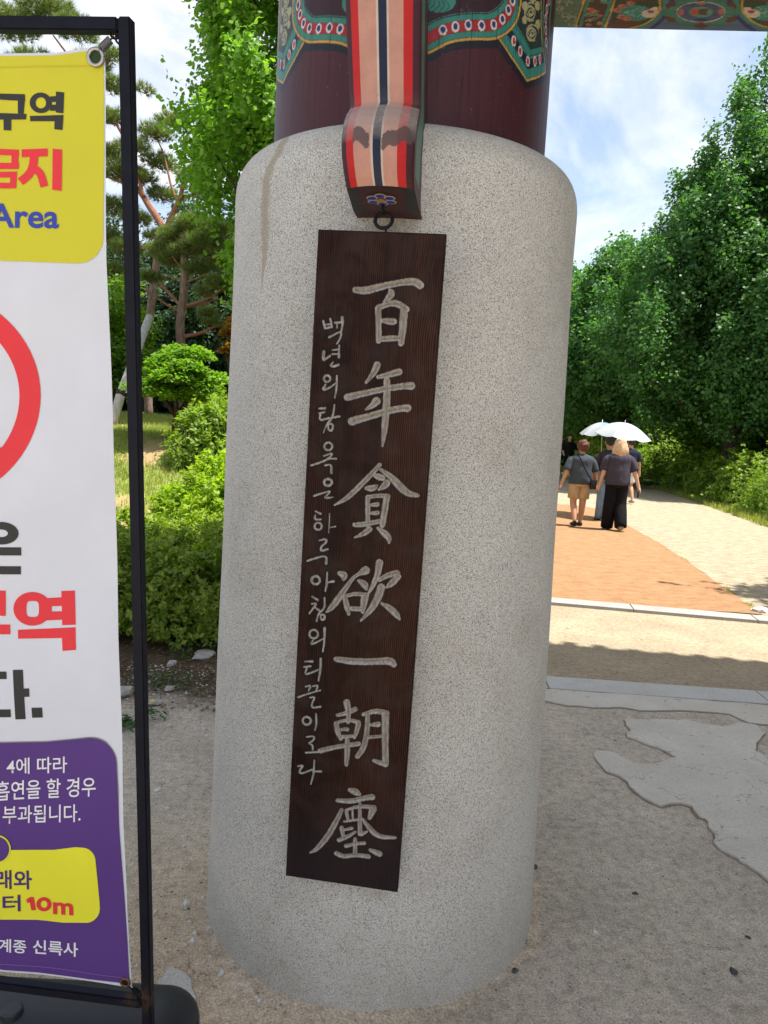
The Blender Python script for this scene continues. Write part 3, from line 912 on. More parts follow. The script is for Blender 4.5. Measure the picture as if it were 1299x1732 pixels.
def flower(rad, cen, rs_, rt, lift, m_):
    c_ = [bf(cen[0] + rs_ * math.cos(a), cen[1] + rt * math.sin(a)) + nrm_ * lift for a in np.linspace(0, 2 * math.pi, 14, endpoint=False)]
    mb.add(c_, [list(range(14))], m_)
for k in range(6):
    a = math.pi / 2 + k * math.pi / 3
    c_ = (.485 + .15 * math.cos(a), .46 + .15 * math.sin(a))
    flower(0, c_, .086, .085, .0032 + k * .0001, 0)
    flower(0, c_, .066, .058, .0046, 1)
flower(0, (.485, .46), .06, .075, .0058, 2)
mb.build('painted_flower', [M_cream, M_bblue, M_gold], bracket)
mb = MB()
mb.box(bot[0], bot[1], -bot[3], -.36, bot[2] - .0, bot[2] + .004); mb.build('back_block', M_maroon, bracket)
# iron ring
ring = empty('iron_ring'); ring.parent = gate
rc = at_out(649, 373, .59); rx_ = abs(at_out(663.5, 373, .59)[0] - rc[0])
mb = MB()
mb.tube([(rc[0] + rx_ * math.cos(a), rc[1] + .006 * math.sin(a), rc[2] + rx_ * .93 * math.sin(a)) for a in np.linspace(0, 2 * math.pi, 29)], .0042, 8, cap=False)
mb.build('ring', M_iron, ring, smooth=True)
mb = MB()
mb.tube([(rc[0] - .003, rc[1] + .004, rc[2] + rx_ * .80), (rc[0] - .003, rc[1] - .004, rc[2] + rx_ * 1.05), (rc[0] - .004, rc[1] + .001, rc[2] + rx_ * 1.9)], .0036, 8)
mb.build('staple', M_iron, ring, smooth=True); mb = MB()
mb.tube([(rc[0] + .006, rc[1], rc[2] - rx_ * .75), (rc[0] + .006, rc[1] - .003, rc[2] - rx_), (rc[0] + .006, rc[1] + .005, rc[2] - rx_ * 1.8)], .0026, 8)
mb.build('hook', M_iron, ring, smooth=True)

# lintel running to the right from the pillar, painted below
ZL = 2.75
lint = empty('lintel'); lint.parent = gate
lyaw = R_(-3.3) - GYAW
cA = to_gate(on_ground(1100, 50.5, ZL)); ly1 = 0
lint.rotation_euler = (0, 0, lyaw)
def to_l(P):
    g = to_gate(P); c_, s_ = math.cos(-lyaw), math.sin(-lyaw)
    return np.array([g[0] * c_ - g[1] * s_, g[0] * s_ + g[1] * c_])
ye = to_l(on_ground(1100, 50.5, ZL))[1]
lx = np.arange(.3, 3.3, .0035); ly = np.arange(ye - .42, ye, .0035)
LX, LY = np.meshgrid(lx, ly)
pl = Paint(LX, LY, (.022, .035, .028))
def w(x, y): return to_l(on_ground(930 + x / 3.52, y / 3.52, ZL))
kk = .00042
def el(cx_, cy_, rx, ry, c_):
    P_ = [w(cx_ + rx * math.cos(a), cy_ + ry * math.sin(a)) for a in np.linspace(0, 6.283, 24, endpoint=False)]
    pl.fill(P_, c_)
def st(P_, h_, c_, n_=2): pl.stroke(chaikin([w(*p) for p in P_], n_), h_ * kk, c_)
el(900, 75, 1000, 400, (.07, .12, .20))
pl.fill([w(-60, -400), w(330, -400), w(175, 170), w(-60, 170)], (.09, .16, .11))
for j in range(60):
    a0 = rs.uniform(-20, 150); b0 = rs.uniform(-200, 150); r_ = rs.uniform(8, 22); ph = rs.uniform(0, 6)
    st([(a0 + r_ * math.cos(t + ph), b0 + .8 * r_ * math.sin(t + ph)) for t in np.linspace(0, 4, 6)], 2.6, (.38, .36, .25))
pl.fill([w(205, 0), w(420, -400), w(620, -400), w(385, 0), w(325, 170), w(150, 170)], (.07, .028, .02))
for j in range(26):
    a0 = rs.uniform(215, 330); b0 = rs.uniform(-80, 150); 
    c_ = [(.04, .22, .17), (.45, .10, .05), (.35, .12, .06), (.04, .15, .12)][j % 4]
    el(a0, b0, rs.uniform(8, 26), rs.uniform(6, 13), c_)
    st([(a0 - 14, b0), (a0, b0 - 10), (a0 + 14, b0)], 1.6, (.5, .42, .2))
def linestrip(x0, x1, h_, c_): st([(x0 + (x0 - x1) * 2.4, -396), (x0, 0), (x1, 168)], h_, c_, 0)
linestrip(228, 178, 10, TEAL); linestrip(205, 152, 5.5, (.62, .36, .03)); linestrip(366, 308, 12, TEAL); linestrip(388, 328, 5.5, (.62, .36, .03))
for cx0, flip in ((520, 1), (1280, -1), (1720, 1), (2500, -1)):
    fx = lambda x: cx0 + flip * (x - 520)
    pl.fill([w(fx(400), -60), w(fx(640), -90), w(fx(680), 40), w(fx(640), 100), w(fx(500), 170), w(fx(345), 168), w(fx(380), 60)], (.028, .045, .022))
    el(fx(455), 150, 110, 34, (.10, .035, .022)); el(fx(500), -20, 110, 30, (.10, .035, .022))
    el(fx(505), 78, 100, 48, TEAL)
    for j in range(7): st([(fx(440), 75), (fx(520), 50 + j * 9), (fx(575), 40 + j * 12)], 1.6, (.25, .45, .36))
    for a0, b0 in ((430, 38), (480, 20), (425, 100), (460, 112), (400, 60)):
        el(fx(a0), b0, 26, 13, (.42, .16, .10)); el(fx(a0 + 8), b0, 10, 6, (.45, .03, .03))
    el(fx(590), 82, 44, 24, (.55, .50, .42)); el(fx(625), 62, 28, 20, (.55, .50, .42)); el(fx(600), 70, 22, 10, (.45, .03, .03)); el(fx(650), 58, 8, 14, (.45, .03, .03))
    st([(fx(735), -60), (fx(722), 50), (fx(660), 130), (fx(560), 200)], 16, (.02, .025, .12))
    st([(fx(690), -80), (fx(688), 45), (fx(640), 110), (fx(560), 160), (fx(470), 185)], 13, TEAL)
    st([(fx(630), -90), (fx(665), 45), (fx(632), 100), (fx(560), 150), (fx(470), 168), (fx(430), 190)], 5.5, (.62, .36, .03))
for cx0 in (900, 2100):
    for k in range(12):
        a = k * math.pi / 6; el(cx0 + 190 * math.cos(a), 72 + 72 * math.sin(a), 48, 26, (.10, .035, .025) if k % 2 else (.04, .16, .12))
    for k in range(12):
        a = k * math.pi / 6 + .26; el(cx0 + 165 * math.cos(a), 72 + 60 * math.sin(a), 36, 18, (.04, .18, .13))
    el(cx0, 72, 145, 62, (.50, .46, .42)); el(cx0, 72, 140, 58, (.055, .075, .16))
    for k in range(4):
        a = k * math.pi / 2; el(cx0 + 118 * math.cos(a), 72 + 52 * math.sin(a), 28 if k % 2 else 16, 9 if k % 2 else 20, (.42, .12, .07))
    el(cx0, 72, 72, 32, (.05, .24, .18)); el(cx0 + 20, 70, 44, 19, (.10, .04, .03)); el(cx0 - 38, 72, 24, 18, (.5, .06, .03)); el(cx0 + 50, 74, 16, 14, (.12, .26, .18))
    el(cx0, 118, 40, 12, (.02, .03, .12))
LV = np.stack([LX.ravel(), LY.ravel(), np.full(LX.size, ZL)], 1)
mk('painted_underside', LV, grid_faces(len(lx), len(ly))[:, ::-1], M_lintel, lint, cols=pl.C)
mb = MB(); mb.box(.3, 3.3, ye - .42, ye, ZL + .003, ZL + .38); mb.build('beam', M_maroon, lint)
# second pillar and its base (beyond the right of the picture), roof above
b2 = base.copy(); COL.objects.link(b2); b2.location = (3.35, 0, 0); b2.parent = gate
mb = MB(); mb.lathe([(R_WOOD, 2.2), (R_WOOD, 5.0)], 48); o = mb.build('pillar', M_maroon, gate, smooth=True); o.location = (3.35, 0, 0)
M_tile = mat('roof_tile', (.07, .07, .075), .8); M_board = mat('roof_boards', (.45, .36, .25), .8)
roof = empty('roof'); roof.parent = gate
EZ, RZ, XL, XR = 6.6, 7.6, -1.9, 6.4
for s_, HD in ((1, 2.98), (-1, 2.3)):
    mb = MB()
    V8 = [(XL, s_ * HD, EZ), (XR, s_ * HD, EZ), (XR, 0, RZ), (XL, 0, RZ)]
    up_ = .16
    V8 += [(x, y, z + up_) for x, y, z in V8]
    mb.add(V8, [[0, 1, 2, 3], [4, 5, 6, 7], [0, 1, 5, 4], [1, 2, 6, 5], [3, 0, 4, 7]], 0)
    mb.build('roof_slope', M_board, roof)
    mb = MB()
    x = XL
    while x < XR:
        mb.tube([(x, s_ * (HD + .04 + .015 * math.sin(x * 7) + .02 * math.sin(x * 2.3)), EZ + up_ + .02), (x, 0, RZ + up_ + .04)], .055, 8); x += .22 + .03 * math.sin(x * 5)
    mb.build('tile_rows', M_tile, roof, smooth=True)
    mb = MB(); x = XL + .1
    while x < XR:
        mb.tube([(x, s_ * (HD - .12), EZ - .03), (x, 0.05 * s_, RZ - .06)], .055, 8); x += .34
    mb.build('rafters', M_green, roof, smooth=True)
mb = MB(); mb.box(XL, XR, -.16, .16, RZ + .1, RZ + .5, bev=.03); mb.build('ridge', M_tile, roof)
mb = MB(); mb.box(-.6, 4.0, -.2, .2, 5.0, 5.4); mb.box(XL + .3, XR - .3, -1.6, -1.4, 6.4, 6.6); mb.box(XL + .3, XR - .3, 1.4, 1.6, 6.4, 6.6); mb.box(-.1, .1, -1.7, 1.7, 6.1, 6.3); mb.box(3.25, 3.45, -1.7, 1.7, 6.1, 6.3); mb.box(-.1, .1, -.1, .1, 4.0, RZ); mb.box(3.25, 3.45, -.1, .1, 4.0, RZ)
mb.build('roof_beams', M_maroon, roof)

# ------------------------------------------------------------------ carved board
def frame_uv(yaw, lean, side):
    u = np.array([math.cos(yaw), math.sin(yaw), 0]); n = np.array([math.sin(yaw), -math.cos(yaw), 0])
    v = np.array([0, 0, 1.]) * math.cos(lean) + n * math.sin(lean)
    return u * math.cos(side) + v * math.sin(side), v * math.cos(side) - u * math.sin(side)
bu, bv_ = frame_uv(-.1298, .0314, -.0177)
BP = Plane((-.0483, 1.705, 1.151), bu, bv_)
BW, BH = .2846, 1.5645
C3 = lambda x, y: (560 + x / 5.41, 440 + y / 5.41)
C4 = lambda x, y: (540 + x / 5.25, 740 + y / 5.25)
C5 = lambda x, y: (500 + x / 4.225, 1070 + y / 4.225)
C6 = lambda x, y: (510 + x / 6.19, 520 + y / 6.19)
C7 = lambda x, y: (500 + x / 6.19, 790 + y / 6.19)
C8 = lambda x, y: (485 + x / 5.97, 1050 + y / 5.97)
PXM = .00138
HAN = [
 ('baek', C3, 5.41, [[(222, 272, 24), (320, 282, 32), (480, 235, 26), (640, 205, 24), (760, 190, 30), (815, 230, 30)], [(535, 270, 8), (560, 312, 36), (480, 380, 6)],
   [(430, 440, 24), (435, 560, 24), (435, 740, 22)], [(430, 435, 22), (520, 400, 22), (600, 390, 26), (690, 450, 24)], [(668, 450, 30), (658, 600, 32), (640, 760, 24)],
   [(470, 552, 14), (530, 560, 27), (572, 562, 26)], [(440, 725, 20), (540, 715, 24), (630, 715, 20)]]),
 ('nyeon', C3, 5.41, [[(420, 962, 30), (400, 1020, 26), (320, 1120, 10)], [(430, 1070, 14), (520, 1050, 24), (620, 1022, 28)], [(150, 1255, 30), (320, 1215, 24), (480, 1180, 24), (640, 1155, 24), (735, 1150, 32)],
   [(415, 1290, 34), (380, 1330, 24), (320, 1365, 8)], [(190, 1475, 34), (330, 1435, 28), (500, 1385, 28), (640, 1355, 26), (698, 1355, 32)], [(510, 1100, 26), (512, 1250, 30), (500, 1400, 30), (490, 1550, 26), (470, 1700, 8)]]),
 ('tam', C4, 5.25, [[(535, 245, 16), (450, 340, 20), (340, 450, 22), (240, 545, 20), (135, 600, 5)], [(545, 285, 12), (640, 350, 26), (720, 440, 32), (790, 500, 26), (875, 515, 14)], [(490, 335, 14), (530, 350, 28), (562, 360, 22)],
   [(420, 450, 16), (470, 455, 30), (515, 425, 8)], [(600, 402, 28), (580, 430, 28), (530, 462, 8)], [(430, 530, 18), (430, 650, 20), (430, 790, 16)], [(430, 530, 16), (520, 515, 16), (610, 520, 18)], [(600, 530, 24), (580, 650, 26), (560, 775, 24)],
   [(460, 600, 12), (515, 595, 18)], [(460, 672, 12), (515, 668, 18)], [(315, 775, 18), (400, 772, 22), (530, 745, 18)], [(445, 815, 24), (400, 850, 22), (315, 888, 6)], [(520, 805, 10), (580, 850, 30), (620, 890, 24), (620, 935, 8)]]),
 ('yok', C4, 5.25, [[(180, 1205, 18), (225, 1222, 34), (215, 1260, 12)], [(410, 1180, 36), (345, 1215, 12), (300, 1245, 14), (240, 1330, 20), (170, 1430, 28), (110, 1510, 26), (65, 1550, 8)], [(345, 1270, 8), (402, 1300, 34), (420, 1345, 12)],
   [(225, 1420, 20), (245, 1500, 26), (262, 1570, 12)], [(225, 1410, 14), (320, 1385, 16), (420, 1400, 20)], [(405, 1420, 32), (388, 1500, 26), (385, 1550, 14)], [(290, 1520, 20), (385, 1525, 18)], [(535, 1112, 30), (520, 1210, 24), (480, 1310, 20), (440, 1380, 8)],
   [(535, 1265, 16), (610, 1220, 22), (690, 1205, 26)], [(700, 1235, 24), (650, 1290, 30), (600, 1330, 10)], [(550, 1330, 32), (520, 1430, 32), (460, 1530, 26), (370, 1625, 8)], [(555, 1475, 10), (620, 1510, 26), (680, 1565, 30), (712, 1612, 10)]]),
 ('il', C5, 4.225, [[(290, 190, 18), (400, 207, 24), (560, 208, 22), (680, 200, 28), (700, 228, 20)]]),
 ('jo', C5, 4.225, [[(365, 500, 24), (378, 560, 18), (375, 640, 12)], [(300, 590, 12), (370, 575, 15), (425, 548, 17)], [(290, 650, 16), (300, 710, 20), (322, 760, 12)], [(290, 645, 10), (370, 622, 12), (450, 640, 14)], [(448, 655, 17), (435, 710, 15), (420, 752, 9)],
   [(330, 692, 10), (368, 692, 14)], [(325, 745, 12), (425, 740, 11)], [(178, 845, 18), (300, 815, 15), (450, 795, 16)], [(370, 770, 16), (368, 860, 20), (362, 945, 12)], [(515, 590, 14), (512, 700, 18), (490, 820, 19), (442, 885, 17)], [(485, 585, 12), (570, 558, 18), (650, 575, 18)],
   [(642, 595, 25), (640, 750, 23), (642, 940, 22)], [(560, 915, 12), (640, 942, 20)], [(540, 660, 10), (590, 655, 19)], [(520, 748, 12), (620, 740, 11)]]),
 ('jin', C5, 4.225, [[(388, 1125, 14), (428, 1138, 28), (455, 1155, 12)], [(300, 1200, 14), (400, 1207, 19), (480, 1185, 17), (545, 1175, 22)], [(330, 1265, 12), (280, 1370, 19), (220, 1470, 21), (150, 1550, 16), (105, 1572, 6)], [(362, 1275, 11), (375, 1340, 10)], [(360, 1268, 8), (450, 1240, 13), (560, 1250, 17)],
   [(552, 1262, 26), (528, 1325, 14)], [(458, 1210, 8), (459, 1320, 14), (460, 1440, 15)], [(405, 1260, 6), (410, 1335, 7)], [(350, 1350, 8), (450, 1335, 8)], [(330, 1395, 15), (340, 1460, 12)], [(340, 1412, 8), (402, 1398, 11)], [(310, 1482, 15), (370, 1460, 13), (425, 1425, 8)], [(472, 1440, 15), (510, 1422, 7)],
   [(480, 1335, 10), (530, 1400, 18), (590, 1460, 19), (712, 1466, 10)], [(360, 1525, 14), (430, 1508, 12), (490, 1505, 13)], [(425, 1475, 12), (425, 1585, 15)], [(292, 1578, 17), (340, 1602, 17), (425, 1588, 13), (518, 1600, 17)], [(537, 1555, 14), (598, 1582, 22)]]),
]
def circ(cx_, cy_, rx, ry, h_): return [(cx_ + rx * math.cos(a), cy_ + ry * math.sin(a), h_) for a in np.linspace(-1.9, 4.4, 14)]
def P8(h_, *p): return [(a, b, h_) for a, b in p]
HGL = [
 ('baek', C6, 6.19, [P8(10, (228, 145), (235, 180), (248, 218)), P8(8, (300, 120), (312, 165), (315, 205)), P8(7, (240, 182), (302, 174)), P8(10, (248, 216), (315, 205)), P8(9, (352, 158), (385, 160), (425, 148)), [(425, 105, 13), (432, 160, 12), (418, 245, 6)], [(372, 165, 5), (372, 215, 4)], [(290, 312, 10), (350, 280, 7), (418, 248, 7), (410, 320, 8), (368, 382, 5)]]),
 ('nyeon', C6, 6.19, [[(232, 465, 14), (225, 552, 11), (260, 535, 8), (298, 508, 9)], P8(6, (325, 445), (388, 440)), P8(6, (322, 488), (385, 488)), [(394, 398, 6), (390, 520, 10)], [(330, 572, 4), (302, 605, 9), (325, 622, 9), (385, 602, 11)]]),
 ('ui', C6, 6.19, [circ(268, 745, 34, 34, 9), [(255, 800, 4), (218, 868, 12), (290, 845, 8), (362, 790, 5)], [(370, 715, 7), (366, 850, 9), (348, 945, 6)]]),
 ('tam', C6, 6.19, [[(185, 1058, 7), (245, 1055, 12)], P8(7, (185, 1108), (242, 1096)), [(200, 1110, 8), (185, 1185, 10), (270, 1162, 8), (395, 1142, 9)], [(345, 1020, 6), (328, 1150, 9), (265, 1220, 8), (230, 1310, 5)], [(275, 1222, 7), (330, 1218, 9), (322, 1290, 10), (285, 1288, 8), (278, 1230, 6)]]),
 ('yok', C6, 6.19, [circ(280, 1455, 42, 42, 9), [(235, 1555, 7), (330, 1520, 7), (300, 1568, 7), (268, 1582, 6)], [(100, 1655, 9), (220, 1615, 9), (290, 1580, 7), (362, 1585, 8)], [(245, 1655, 8), (312, 1640, 8), (312, 1732, 11)]]),
 ('eun', C7, 6.19, [circ(338, 160, 42, 36, 11), [(192, 302, 9), (290, 270, 7), (378, 245, 6), (298, 320, 8), (335, 325, 9), (392, 315, 5)]]),
 ('ha', C7, 6.19, [[(208, 462, 7), (262, 490, 9)], [(208, 500, 5), (195, 552, 8), (265, 548, 8)], circ(235, 620, 38, 38, 9), [(355, 488, 4), (352, 600, 3.2), (345, 690, 3)], [(365, 632, 4), (415, 622, 8)]]),
 ('ru', C7, 6.19, [[(248, 768, 6), (322, 752, 10), (322, 790, 10), (265, 832, 8), (262, 882, 9), (335, 860, 10)], [(125, 982, 9), (180, 962, 10), (325, 922, 7), (320, 1010, 12)]]),
 ('a', C7, 6.19, [circ(210, 1185, 45, 44, 11), [(330, 1105, 6), (325, 1240, 11), (310, 1300, 6)], [(342, 1208, 5), (398, 1196, 12)]]),
 ('chim', C7, 6.19, [[(172, 1355, 6), (230, 1392, 11)], [(168, 1432, 7), (222, 1425, 8), (190, 1470, 8), (145, 1532, 8)], [(205, 1470, 6), (242, 1498, 11)], [(302, 1370, 8), (305, 1480, 8), (240, 1530, 8), (220, 1612, 8)], [(262, 1548, 8), (305, 1542, 9), (302, 1598, 11), (265, 1598, 9), (262, 1550, 6)]]),
 ('ui', C8, 5.97, [circ(272, 135, 44, 44, 9), [(275, 182, 4), (238, 240, 11), (300, 220, 8), (365, 182, 5)], [(382, 75, 12), (380, 200, 9), (365, 310, 6)]]),
 ('ti', C8, 5.97, [[(185, 412, 7), (258, 410, 12)], P8(8, (175, 466), (242, 458)), [(202, 480, 8), (180, 545, 9), (250, 525, 8), (322, 492, 7)], [(342, 385, 11), (340, 500, 10), (320, 605, 7)]]),
 ('kkeul', C8, 5.97, [[(190, 665, 8), (245, 650, 10), (222, 705, 6)], [(265, 660, 6), (322, 650, 8), (290, 712, 6)], [(115, 772, 9), (220, 735, 7), (340, 702, 6)], [(235, 775, 6), (288, 768, 7), (255, 830, 6), (250, 882, 8), (340, 868, 10)]]),
 ('i', C8, 5.97, [circ(202, 1010, 42, 40, 10), [(295, 942, 8), (302, 1040, 9), (285, 1105, 6)]]),
 ('ro', C8, 5.97, [[(202, 1172, 7), (285, 1165, 8), (268, 1212, 8), (215, 1235, 7), (262, 1255, 9), (262, 1300, 8)], [(190, 1332, 8), (315, 1325, 10)]]),
 ('da', C8, 5.97, [[(112, 1468, 8), (172, 1460, 9), (132, 1500, 9), (130, 1552, 9), (260, 1502, 7)], [(278, 1410, 7), (272, 1550, 10), (242, 1652, 5)], [(262, 1522, 6), (345, 1520, 12)]]),
]
res = .00125
bx = np.arange(-BW / 2, BW / 2 + 1e-6, res); by = np.arange(-BH / 2, BH / 2 + 1e-6, res)
BX, BY = np.meshgrid(bx, by)
sdf = np.full(BX.shape, .05); char = np.full(BX.shape, -1); rad = np.full(BX.shape, .001); hdist = np.full(BX.shape, .05)
names = []
def carve(strokes, fn, scale, idx, small):
    for stq in strokes:
        Pq = [(BP.uv(*fn(a, b)), (h_ * 1.04 + 1) / scale * PXM) for a, b, h_ in stq]
        # smooth the polyline
        pts_ = [np.array([p[0], p[1], h_]) for p, h_ in Pq]
        if len(pts_) > 2: pts_ = chaikin(pts_, 2)
        for a, b in zip(pts_[:-1], pts_[1:]):
            R0 = .03
            i0, i1 = np.searchsorted(bx, [min(a[0], b[0]) - R0, max(a[0], b[0]) + R0]); j0, j1 = np.searchsorted(by, [min(a[1], b[1]) - R0, max(a[1], b[1]) + R0])
            if i0 >= i1 or j0 >= j1: continue
            X_ = BX[j0:j1, i0:i1]; Y_ = BY[j0:j1, i0:i1]
            d = b[:2] - a[:2]; t = np.clip(((X_ - a[0]) * d[0] + (Y_ - a[1]) * d[1]) / (d @ d + 1e-12), 0, 1)
            h_ = a[2] + (b[2] - a[2]) * t
            dd = np.hypot(X_ - a[0] - t * d[0], Y_ - a[1] - t * d[1]) - h_
            sub = sdf[j0:j1, i0:i1]; m_ = dd < sub
            sub[m_] = dd[m_]; char[j0:j1, i0:i1][m_] = idx; rad[j0:j1, i0:i1][m_] = h_[m_]
            if small: hdist[j0:j1, i0:i1] = np.minimum(hdist[j0:j1, i0:i1], dd)
for nm_, fn, s_, stx in HAN: names.append(('hanja_' + nm_)); carve(stx, fn, s_, len(names) - 1, False)
for nm_, fn, s_, stx in HGL: names.append(('hangul_' + nm_)); carve(stx, fn, s_, len(names) - 1, True)
rough = (np.random.default_rng(5).normal(size=BX.shape) * .0002) + .00035 * wob(BX * 90, BY * 90) + .0002 * np.sin(BY * 2100 + 60 * BX)
sd = sdf + rough
depth = np.clip(-sd, 0, .0065) * .95
depth = np.where(-sd > .0045, depth + (np.clip(-sd, .0045, .02) - .0045) * .2, depth)
edge_ = np.minimum(np.minimum(BX + BW / 2, BW / 2 - BX), np.minimum(BY + BH / 2, BH / 2 - BY))
BZ = -depth - np.clip(.004 - edge_, 0, .004) ** 2 * 150
paintm = np.clip((-sd) / .0011 + .45, 0, 1)
groove = np.clip((-sdf - .62 * rad) / (.22 * rad + 1e-5), 0, 1) * (rad > .003) * .5
nzz = wob(BX * 60, BY * 25) 
halo = np.clip(1 - hdist / .006 + .15 * nzz, 0, 1) * (hdist < .008) * .95
bigh = np.clip(1 - (sdf) / .009, 0, 1) * (sdf > 0) * .3
halo = np.maximum(halo, bigh) * (paintm < .9)
low = np.clip(smooth(-.52, -.74, BY) * .8 + .1 * nzz * smooth(-.5, -.7, BY), 0, 1)
# small knots dents / gaps at random
BVv = np.stack([BX.ravel(), BY.ravel(), BZ.ravel()], 1)
BFf = grid_faces(len(bx), len(by))
fidx = np.where(paintm.ravel()[BFf].mean(1) > .3, char.ravel()[BFf[:, 0]], -1)
board = empty('hanging_board'); board.matrix_world = BP.mat()
tag(board, 'tall dark wooden board carved with Chinese characters and small Korean letters on the granite base', 'wooden board')
at_all = {'paint': paintm.ravel(), 'groove': groove.ravel(), 'halo': halo.ravel(), 'low': low.ravel()}
def sub_mesh(name, fm):
    F_ = BFf[fm]; used, inv = np.unique(F_.ravel(), return_inverse=True)
    return mk(name, BVv[used], inv.reshape(F_.shape), M_wood, board, smooth=True, attrs={k: v[used] for k, v in at_all.items()})
sub_mesh('board_face', fidx < 0)
for k, nm_ in enumerate(names):
    if (fidx == k).any(): sub_mesh('carved_letter' if nm_.startswith('hangul') else 'carved_character', fidx == k)
mb = MB(); T_ = .026
hw_, hh_ = BW / 2, BH / 2
zf_ = float(BZ[0].mean())
mb.add([(-hw_, -hh_, zf_), (hw_, -hh_, zf_), (hw_, hh_, zf_), (-hw_, hh_, zf_), (-hw_, -hh_, -T_), (hw_, -hh_, -T_), (hw_, hh_, -T_), (-hw_, hh_, -T_)],
       [[4, 7, 6, 5], [0, 4, 5, 1], [1, 5, 6, 2], [2, 6, 7, 3], [3, 7, 4, 0]])
bk = mb.build('board_back', M_wood, board)
for n_ in ('paint', 'groove', 'halo'):
    pass

# ------------------------------------------------------------------ banner stand
su, sv_ = frame_uv(-.0881, .0979, -.0049)
SP = Plane((-.4387, 1.45, .267), su, sv_)
stand = empty('banner_stand'); stand.matrix_world = SP.mat()
tag(stand, 'black square tube banner stand on a black plastic water weight left of the pillar', 'banner stand')
v_tp = SP.uv(217, 28)[1]
u_in = SP.uv(205, 100)[0]; u_out = SP.uv(217.5, 100)[0]; tw = .0212
uo = (SP.uv(217, 100)[0] + SP.uv(256, 1600)[0]) / 2
v_top = SP.uv(100, 26)[1]; v_bot = SP.uv(240, 1700)[1]
SWID = .70
def frame_box(name, x0, x1, y0, y1, rust=None):
    bm = bmesh.new(); bmesh.ops.create_cube(bm, size=1)
    for v in bm.verts: v.co = Vector(((x0 + x1) / 2 + v.co.x * (x1 - x0), (y0 + y1) / 2 + v.co.y * (y1 - y0), -tw / 2 + v.co.z * tw))
    nsub = 40
    bmesh.ops.subdivide_edges(bm, edges=[e for e in bm.edges if e.calc_length() > .5], cuts=nsub, use_grid_fill=True)
    bmesh.ops.bevel(bm, geom=[e for e in bm.edges if len(e.link_faces) == 2 and e.calc_face_angle() > 1], offset=.0025, segments=2, affect='EDGES')
    me = bpy.data.meshes.new(name); bm.to_mesh(me); bm.free()
    co = np.zeros(len(me.vertices) * 3, np.float32); me.vertices.foreach_get('co', co); co = co.reshape(-1, 3)
    r = .55 * np.exp(-((co[:, 1] - (v_bot + .02)) / .028) ** 2) * (np.abs(co[:, 0] - uo) < .06)
    at = me.attributes.new('rust', 'FLOAT', 'POINT'); at.data.foreach_set('value', r.astype(np.float32))
    return link(name, me, stand, M_black)
frame_box('post', uo - tw, uo, -.262, v_top + .0005)
frame_box('post', uo - SWID, uo - SWID + tw, -.262, v_top + .0005)
frame_box('top_rail', uo - SWID + tw + .001, uo - tw - .001, v_top - tw * 1.0, v_top)
frame_box('bottom_rail', uo - SWID + tw + .001, uo - tw - .001, v_bot - .012, v_bot + .010)
# base bars and water weight
tank = empty('water_weight'); tank.parent = stand
inv = SP.mat().inverted()
xr_ = at_depth(333, 1722, 1.58)[0] + .002
mb = MB()
prf = [(0, .02)] + [(.085 * (1 - math.cos(t)), math.sin(t)) for t in np.linspace(.25, math.pi / 2, 9)] 
xs_ = [xr_ - d for d, _ in prf] + [xr_ - .75] + [xr_ - .84 + d for d, _ in prf[::-1]]
ks_ = [k for _, k in prf] + [1.0] + [k for _, k in prf[::-1]]
TV = []; SG = 32
for x_, k_ in zip(xs_, ks_):
    for a_ in np.linspace(0, 2 * math.pi, SG, endpoint=False):
        ca, sa = math.cos(a_), math.sin(a_); ex = .62
        TV.append((x_, 1.572 + .092 * (.25 + .75 * k_) * math.copysign(abs(ca) ** ex, ca), .080 + .079 * (.25 + .75 * k_) * math.copysign(abs(sa) ** ex, sa)))
TF = [[i * SG + k, i * SG + (k + 1) % SG, (i + 1) * SG + (k + 1) % SG, (i + 1) * SG + k] for i in range(len(xs_) - 1) for k in range(SG)]
TF += [list(range(SG)), [(len(xs_) - 1) * SG + k for k in range(SG)][::-1]]
mb.add([inv @ Vector(map(float, v)) for v in TV], TF)
mb.build('tank_body', M_plastic, tank, smooth=True)
mb = MB(); cxp = on_ground(20, 1712, .156)
mb.lathe([(0, .166), (.020, .166), (.024, .162), (.024, .148)], 20, (cxp[0], cxp[1]))
o = mb.build('filler_cap', M_plastic, tank, smooth='auto')
for v in o.data.vertices: v.co = inv @ v.co
for x_ in (-.462, -1.12):
    mb = MB(); mb.box(x_ - .011, x_ + .011, 1.462, 1.70, .0, .022, bev=.003)
    o = mb.build('foot_bar', M_black, stand)
    for v in o.data.vertices: v.co = inv @ v.co
# loops on the frame
mb = MB()
for (px, py) in ((189, 51), (198, 60)):
    c_ = SP.uv(px, py)
    mb = MB(); mb.tube([(c_[0] + .008 * math.cos(a), c_[1] + .008 * math.sin(a), -.012) for a in np.linspace(0, 6.283, 13)], .002, 6, cap=False); mb.build('chain_loop', M_iron, stand, smooth=True)
for (px, py) in ((238, 1688), (243, 1697)):
    c_ = SP.uv(px, py)
    mb = MB(); mb.tube([(c_[0] + .007 * math.cos(a), c_[1] + .007 * math.sin(a), -.006) for a in np.linspace(0, 6.283, 13)], .002, 6, cap=False); mb.build('chain_loop', M_iron, stand, smooth=True)

